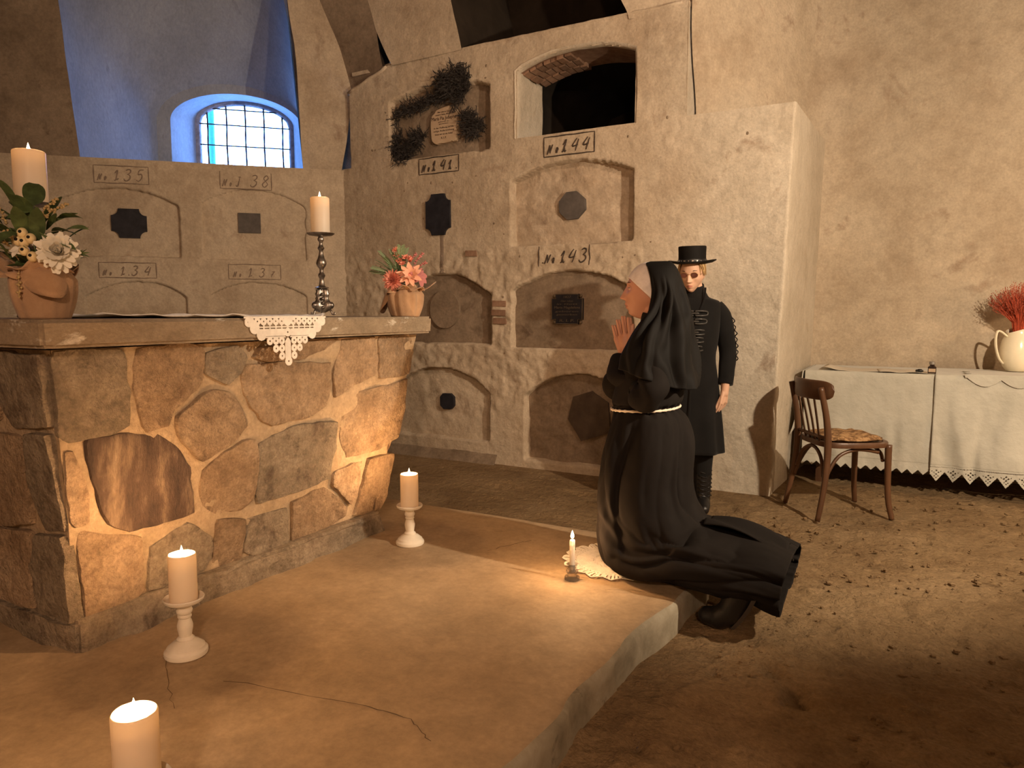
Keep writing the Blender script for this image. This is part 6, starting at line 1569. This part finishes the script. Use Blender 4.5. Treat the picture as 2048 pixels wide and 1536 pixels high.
# ------------------------------------------------------------------ side table, cloths and what stands on them
TZ = 0.795; TY0, TY1 = 5.415, 6.05
def side_table():
    t = thing('side_table', 'long side table hidden under linen cloths against the far wall', 'table', (0.6, 5.74, 0))
    L = Vector((0.6, 5.74, 0))
    MB().box(Vector((0.6, 5.735, TZ - 0.018)) - L, (2.52, 0.63, 0.03)).build('table_top', BENTWOOD, parent=t, smooth=False)
    MB().box(Vector((0.6, 5.735, TZ - 0.075)) - L, (2.40, 0.54, 0.085)).build('apron', BENTWOOD, parent=t, smooth=False)
    for x in (-0.56, 1.76):
        for y in (5.49, 5.98): 
            mb = MB(); mb.add([Vector((x + a * s, y + b * s, z)) - L for z, s in ((0, .022), (TZ - 0.03, .034)) for a, b in ((-1, -1), (1, -1), (1, 1), (-1, 1))], [(0, 1, 2, 3), (7, 6, 5, 4), (0, 4, 5, 1), (1, 5, 6, 2), (2, 6, 7, 3), (3, 7, 4, 0)])
            mb.build('leg', BENTWOOD, parent=t, smooth=False)
side_table()
def table_cloth(name, label, x0, x1, zb, seed, lace, side, step, yoff, zoff):
    t = thing(name, label, 'tablecloth', ((x0 + x1) / 2, 5.7, TZ)); L = np.array([(x0 + x1) / 2, 5.7, TZ])
    # profile across the table: back edge, over the top, down the front
    prof = [(TY1 - 0.01, TZ + zoff)]
    for q in np.linspace(0, 1, 14): prof.append((TY1 - 0.01 + (TY0 + 0.012 - TY1) * q, TZ + zoff))
    prof += [(TY0 - yoff * .6, TZ + zoff - 0.004), (TY0 - 0.006 - yoff, TZ + zoff - 0.016)]
    for q in np.linspace(0.03, 1, 40): prof.append((TY0 - 0.008 - yoff, TZ - 0.016 + (zb - TZ + 0.016) * q))
    us = np.linspace(x0, x1, 150)
    P = np.zeros((len(us), len(prof), 3))
    for j, (y, z) in enumerate(prof): P[:, j] = np.stack([us, np.full_like(us, y), np.full_like(us, z)], -1)
    hang = sst(TZ - 0.02, zb, P[..., 2])
    wv = fbm(P * np.array([1, 0, 0.25]) , 5, 3, seed)
    P[..., 1] -= hang * (0.016 + 0.020 * np.sin(P[..., 0] * 21 + wv * 6 + seed) * lace + 0.012 * wv) + 0.003 * fbm(P, 14, 3, seed + 3) * (P[..., 2] < TZ - 0.03)
    P[..., 2] += np.where(P[..., 2] > TZ - 0.005, 0.0025 * np.abs(fbm(P, 8, 3, seed + 5)), 0)
    mb = MB(); mb.grid(P - L)
    if side:   # falls down over the left end, gathered into a point
        Q = np.zeros((24, 30, 3))
        for i in range(24):
            q = i / 23; y = TY1 - 0.02 + (TY0 - 0.02 - TY1) * q; drop = 0.16 + 0.30 * q ** 1.5
            for j in range(30):
                w = j / 29; Q[i, j] = (x0 - 0.012 - 0.055 * w * q + 0.02 * sin(7 * q + 3 * w) * w, y - 0.03 * w * q, TZ + zoff - drop * w)
        mb.grid(Q - L)
    o = mb.build('linen', LINEN, parent=t); sm = o.modifiers.new('solid', 'SOLIDIFY'); sm.thickness = 0.003
    # lace border with a zigzag hem
    W_ = x1 - x0; H = 0.105 if lace > .6 else 0.075; pit = step
    fy = np.interp(us, us, P[:, -1, 1])
    def pos(u, v):
        x = (x0 + x1) / 2 + u; y = np.interp(x, us, fy) - 0.004 * v / H
        return np.stack([x, y - 0.001, zb + 0.006 - v], -1) - L
    def inside(u, v):
        q = np.abs(np.mod(u / pit, 1) - 0.5) * 2         # 0 at the points, 1 between
        m = v < H - 0.062 * (q if lace > .6 else q * .6) * (1 if lace > .6 else .8)
        if lace > .6:
            du = (np.mod(u / pit, 1) - 0.5) * pit; dv = v - 0.046
            for a, b in ((0, -.012), (0, .012), (-.012, 0), (.012, 0)): m &= ~((np.abs(du - a) + np.abs(dv - b)) < 0.0065)
            for a, b in ((0, .034), (-.010, .024), (.010, .024), (-.026, -.006), (.026, -.006)): m &= ~((np.abs(du - a) + np.abs(dv - b)) < 0.0045)
            m &= ~((v > 0.010) & (v < 0.016) & (np.mod(u / 0.009, 1) > .5))
        else:
            m &= ~((v > 0.008) & (np.mod(u / .012 + v / .012, 1) > .6) & (np.mod(u / .012 - v / .012, 1) > .6))
        return m
    lace_sheet('lace_border', W_, H, 0.003, pos, inside, LINEN, parent=t)
    return t
table_cloth('linen_tablecloth', 'linen cloth with a fine zigzag lace hem on the left half of the table', -0.672, 0.150, 0.205, 3, 0.35, True, 0.062, 0.0, 0.002)
table_cloth('lace_tablecloth', 'longer white cloth with a pierced lace hem on the right half of the table', 0.118, 1.60, 0.205, 8, 0.75, False, 0.094, 0.016, 0.006)
def doily():
    t = thing('scalloped_doily', 'white scalloped doily hanging over the table edge under the cream jug', 'doily', (0.62, 5.75, TZ + 0.012)); L = np.array([0.62, 5.75, TZ + 0.012])
    def pos(u, v):
        over = np.clip(v - 0.345, 0, 1); y = 5.73 - np.minimum(v, 0.345); z = TZ + 0.0135 - over
        return np.stack([0.66 + u, np.where(over > 0, TY0 - 0.032 - 0.01 * over, y), z], -1) - L
    def inside(u, v):
        sc = 0.375 + 0.045 * np.abs(np.sin(u * 17)) - 0.10 * np.clip(np.abs(u) - .26, 0, 1)
        return (v < sc) & (np.abs(u) < 0.36 + 0.02 * np.sin(v * 40))
    lace_sheet('linen_sheet', 0.80, 0.46, 0.0028, pos, inside, LINEN, parent=t, thick=0.003)
doily()
# papers lying on the cloth, one corner over the edge
def papers():
    t = thing('paper_sheets', 'two loose paper sheets with a drooping corner on the left cloth', 'paper', (-0.2, 5.6, TZ + 0.006)); L = np.array([-0.2, 5.6, TZ + 0.006])
    for k, (c, rot, w, h) in enumerate((((-0.30, 5.60), 0.0, 0.52, 0.30), ((-0.07, 5.54), 0.10, 0.30, 0.25))):
        P = np.zeros((24, 18, 3))
        for i in range(24):
            for j in range(18):
                a = (i / 23 - .5) * w; b = (j / 17 - .5) * h; x = c[0] + a * cos(rot) - b * sin(rot); y = c[1] + a * sin(rot) + b * cos(rot)
                over = max(0, TY0 - 0.02 - y); curl = 0.022 * sst(0.2, 0.0, i / 23) * (1 - k)
                P[i, j] = (x, y + over * .45, TZ + 0.006 + 0.004 * k - over * .75 + curl + 0.003 * sin(i * .5))
        o = MB().grid(P - L).build('sheet', PAPER, parent=t); sm = o.modifiers.new('solid', 'SOLIDIFY'); sm.thickness = 0.001
papers()
def ink_things():
    t = thing('ink_bottle', 'small square ink bottle with a dark label standing on the linen cloth', 'bottle', (0.098, 5.455, TZ + 0.0085))
    mb = MB(); mb.prism([(-.024, -.016), (-.020, -.020), (.020, -.020), (.024, -.016), (.024, .016), (.020, .020), (-.020, .020), (-.024, .016)], 0, .042); mb.lathe([(.023, .042), (.015, .050), (.012, .056)], 20); mb.build('glass_body', surface('ink_glass', [(0.3, (.02, .012, .01)), (.7, (.04, .025, .02))], 20, .1, 0, spec=.6), parent=t, smooth=40)
    MB().box((0, -.0206, .020), (.040, .0012, .022)).build('label', PAPER_OLD, parent=t, smooth=False)
    MB().lathe([(.012, .055), (.0175, .057), (.0175, .074), (.015, .077), (.001, .077)], 24).build('cap', plain('grey_cap', (.20, .17, .14), .4), parent=t, smooth=40)
    t = thing('bottle_stopper', 'small black stopper lying beside the ink bottle', 'stopper', (0.030, 5.452, TZ + 0.011))
    mb = MB(); mb.capsule((-.018, 0, .010), (.012, .002, .010), .0095, .008, 14); mb.lathe([(.0115, -.012), (.0115, .010)], 16, rot=Matrix.Rotation(pi / 2, 3, 'Y'), c=(0, 0, .0115)); mb.build('body', LEATHER, parent=t)
ink_things()
def jug():
    x, y = 0.595, 5.86
    t = thing('cream_jug', 'cream glazed jug with an angular handle at the right edge of the picture', 'jug', (x, y, TZ + 0.013))
    prof = [(.001, 0), (.055, 0), (.060, .004), (.082, .030), (.100, .075), (.106, .115), (.103, .160), (.094, .205), (.082, .245), (.072, .275), (.074, .290), (.070, .290), (.068, .275), (.078, .245), (.090, .205), (.098, .160), (.101, .115), (.095, .075), (.076, .032), (.05, .008), (.001, .007)]
    mb = MB(); n = 48; mb.lathe(prof, n)
    V = np.array(mb.v); an = np.arctan2(V[:, 1], V[:, 0]); z = V[:, 2]; r = np.hypot(V[:, 0], V[:, 1])
    sp = sst(.17, .29, z) * np.exp(-(np.angle(np.exp(1j * (an - 0.5))) / .42) ** 2)
    V[:, 0] += sp * .045 * cos(.5); V[:, 1] += sp * .045 * sin(.5); V[:, 2] += sp * .022 - 0.055 * sst(.2, .29, z) * np.exp(-(np.angle(np.exp(1j * (an - 0.5 - pi))) / 1.1) ** 2) * 0.6
    mb.v = [tuple(v) for v in V]; mb.build('body', CERAMIC, parent=t, smooth=50)
    d = Vector((cos(.5 + pi), sin(.5 + pi), 0))
    pts = [d * .078 + UP * .232, d * .110 + UP * .258, d * .138 + UP * .270, d * .150 + UP * .245, d * .152 + UP * .195, d * .142 + UP * .14, d * .122 + UP * .085, d * .094 + UP * .052]
    mb = MB(); mb.tube(smooth_line([tuple(p) for p in pts], 5), 0.0095, 12, flat=(0.75, 1.2)); mb.build('handle', CERAMIC, parent=t)
    # dried red stems standing in the jug
    g = thing('dried_red_flowers', 'bunch of dried red grass stems with tiny seed heads in the cream jug', 'dried flowers', (x, y, TZ + 0.19)); rng = random.Random(12)
    mb = MB(); hd = MB()
    for k in range(420):
        a = rng.uniform(0, 2 * pi); s = rng.random() ** .6; l = rng.uniform(.27, .43) * (1 - .18 * s); b = Vector((.02 * cos(a) * s, .02 * sin(a) * s, 0)); e = Vector((.30 * s * cos(a) * .62, .17 * s * sin(a) * .8, l))
        m_ = Vector((.045 * cos(a) * s, .045 * sin(a) * s, .15)); pts = [b, b.lerp(m_, .5), m_, m_.lerp(e, .5) + Vector((0, 0, .012)), e]
        mb.tube(pts, [.0012, .0012, .0011, .0009, .0005], 4)
        for q in range(5):
            p = m_.lerp(e, .5 + .12 * q) + Vector((rng.gauss(0, .008), rng.gauss(0, .008), .008)); hd.sphere(p, .0032, 5, 3)
            mb.tube([m_.lerp(e, .4 + .12 * q), p], .0005, 3)
    o = mb.build('stems', RED_STEM, parent=g); o['kind'] = 'stuff'
    o = hd.build('seed_heads', plain('red_seed', (.34, .07, .04), .9), parent=g); o['kind'] = 'stuff'
jug()

# ------------------------------------------------------------------ bentwood chair with a woven cushion
def chair():
    RN, FN, RF, FF = Vector((-.456, 4.406, 0)), Vector((-.089, 4.635, 0)), Vector((-.623, 4.78, 0)), Vector((-.262, 5.02, 0))
    c = (RN + FN + RF + FF) / 4
    t = thing('bentwood_chair', 'dark bentwood chair with a curved back rail standing by the linen-covered table', 'chair', c)
    f = ((FN + FF) - (RN + RF)).normalized(); w = Vector((-f.y, f.x, 0))          # forward and towards the far side
    hw_f, hw_r, hd = .205, .185, .205
    def W(a, b, z): return f * a + w * b + UP * z
    SZ = .452
    # seat ring and panel
    out = []
    for k in range(72):
        q = 2 * pi * k / 72; ca, sa = cos(q), sin(q); e = 2 / 4.2
        a = hd * np.sign(ca) * abs(ca) ** e; b = (hw_f if ca > 0 else hw_r + (hw_f - hw_r) * (1 + ca)) * np.sign(sa) * abs(sa) ** e; out.append((a, b))
    mb = MB(); rows = []
    for s, z in ((.93, SZ - .034), (1.0, SZ - .030), (1.01, SZ - .006), (.995, SZ), (.90, SZ + .001), (.88, SZ - .006), (.01, SZ - .008)): rows.append([tuple(W(a * s, b * s, z)) for a, b in out])
    mb.grid(np.array(rows), closed=True); mb.add(rows[0], [tuple(range(72))]); mb.build('seat', BENTWOOD, parent=t, smooth=40)
    for s in (-1, 1):
        # front leg, flared at the foot
        pts = [W(.178, s * .178, SZ - .015), W(.180, s * .180, .30), W(.186, s * .186, .12), W(.205, s * .203, .0)]
        mb = MB(); mb.tube(smooth_line([tuple(p) for p in pts], 6), list(np.linspace(.020, .0145, 19)), 14); mb.build('leg', BENTWOOD, parent=t)
        # rear leg running up into the back post
        pts = [W(-.245, s * .212, 0), W(-.205, s * .200, .22), W(-.190, s * .190, SZ - .02), W(-.205, s * .188, .60), W(-.245, s * .186, .775)]
        mb = MB(); mb.tube(smooth_line([tuple(p) for p in pts], 6), list(np.interp(np.linspace(0, 1, 25), [0, .5, 1], [.0145, .0205, .0165])), 14); mb.build('leg', BENTWOOD, parent=t)
        # arched side brace
        pts = [W(-.205, s * .185, .19), W(-.17, s * .178, .29), W(-.11, s * .174, .375), (W(-.02, s * .172, .408)), W(.06, s * .172, .405), W(.13, s * .16, .39)]
        mb = MB(); mb.tube(smooth_line([tuple(p) for p in pts], 6), .0105, 10); mb.build('brace', BENTWOOD, parent=t)
    pts = [W(.165, -.150, .335), W(.172, -.11, .378), W(.165, -.04, .405), W(.165, .04, .405), W(.172, .11, .378), W(.165, .150, .335)]
    MB().tube(smooth_line([tuple(p) for p in pts], 6), .0105, 10).build('brace', BENTWOOD, parent=t)
    pts = [W(-.20, -.17, .25), W(-.19, -.11, .36), W(-.185, 0, .405), W(-.19, .11, .36), W(-.20, .17, .25)]
    MB().tube(smooth_line([tuple(p) for p in pts], 6), .0105, 10).build('brace', BENTWOOD, parent=t)
    # curved top rail with rounded ends
    n = 40; rows = []
    for i in range(n):
        q = i / (n - 1) * 2 - 1; b = q * .232; a = -.262 + .075 * q * q; hh = .055 * (1 - abs(q) ** 9) ** .5 + .002; zc = .755; th = .011
        rows.append([tuple(W(a + th * cos(u) * min(1, hh / .03), b, zc + hh * np.sign(sin(u)) * abs(sin(u)) ** .55)) for u in np.linspace(0, 2 * pi, 20, endpoint=False)])
    mb = MB(); mb.grid(np.array(rows), closed=True); mb.add(rows[0], [tuple(range(20))]); mb.add(rows[-1], [tuple(range(20))]); mb.build('top_rail', BENTWOOD, parent=t, smooth=60)
    # back slats
    for b in (-.095, -.032, .032, .095):
        pts = [W(-.188, b * .9, SZ - .004), W(-.212, b, .57), W(-.252 + .075 * (b / .232) ** 2, b, .72)]
        mb = MB(); mb.tube(smooth_line([tuple(p) for p in pts], 6), .0125, 10, flat=(.5, 1.5)); mb.build('slat', BENTWOOD, parent=t)
    mb = MB(); mb.tube([W(-.19, -.185, .475), W(-.196, -.09, .477), W(-.196, .09, .477), W(-.19, .185, .475)], .011, 10); mb.build('cross_rail', BENTWOOD, parent=t)
    # cushion
    k = thing('woven_cushion', 'flat woven brown cushion on the seat of the bentwood chair', 'cushion', c + W(.0, 0, SZ + .002))
    rows = []
    for s, z in ((.01, .034), (.3, .034), (.55, .031), (.74, .026), (.83, .018), (.86, .010), (.83, .002), (.4, .0), (.01, .0)):
        rows.append([tuple(f * (a * s) + w * (b * s) + UP * (z + .004 * sin(9 * i / 72 * 2 * pi) * (s > .5) * (z > .005))) for i, (a, b) in enumerate(out)])
    mb = MB(); mb.grid(np.array(rows), closed=True); mb.build('cover', CUSHION, parent=k)
    mb = MB()
    pts = [Vector(rows[5][i]) + UP * .001 for i in range(72)]; mb.tube(pts, .0045, 6, closed=True); mb.build('braided_edge', CUSHION, parent=k)
chair()

# ------------------------------------------------------------------ nail heads and small scars on the niche walls
def scars():
    mb = MB(); rng = random.Random(21)
    for k in range(70):
        u = rng.uniform(-4.3, -1.0); z = rng.uniform(.2, 3.1)
        if (z > 2.4 and u > -1.45) or arch_in(u, z, OPEN) > -.02: continue
        o = float(off_b(np.array([u]), np.array([z]))[0])
        if o < -0.03: continue
        r = rng.uniform(.004, .011); mb.sphere((u, YB - o + .001, z), (r, .005, r * rng.uniform(.6, 1.6)), 6, 4)
    mb.build('plaster_scar', PLASTER_DARK, parent=WB)
scars()
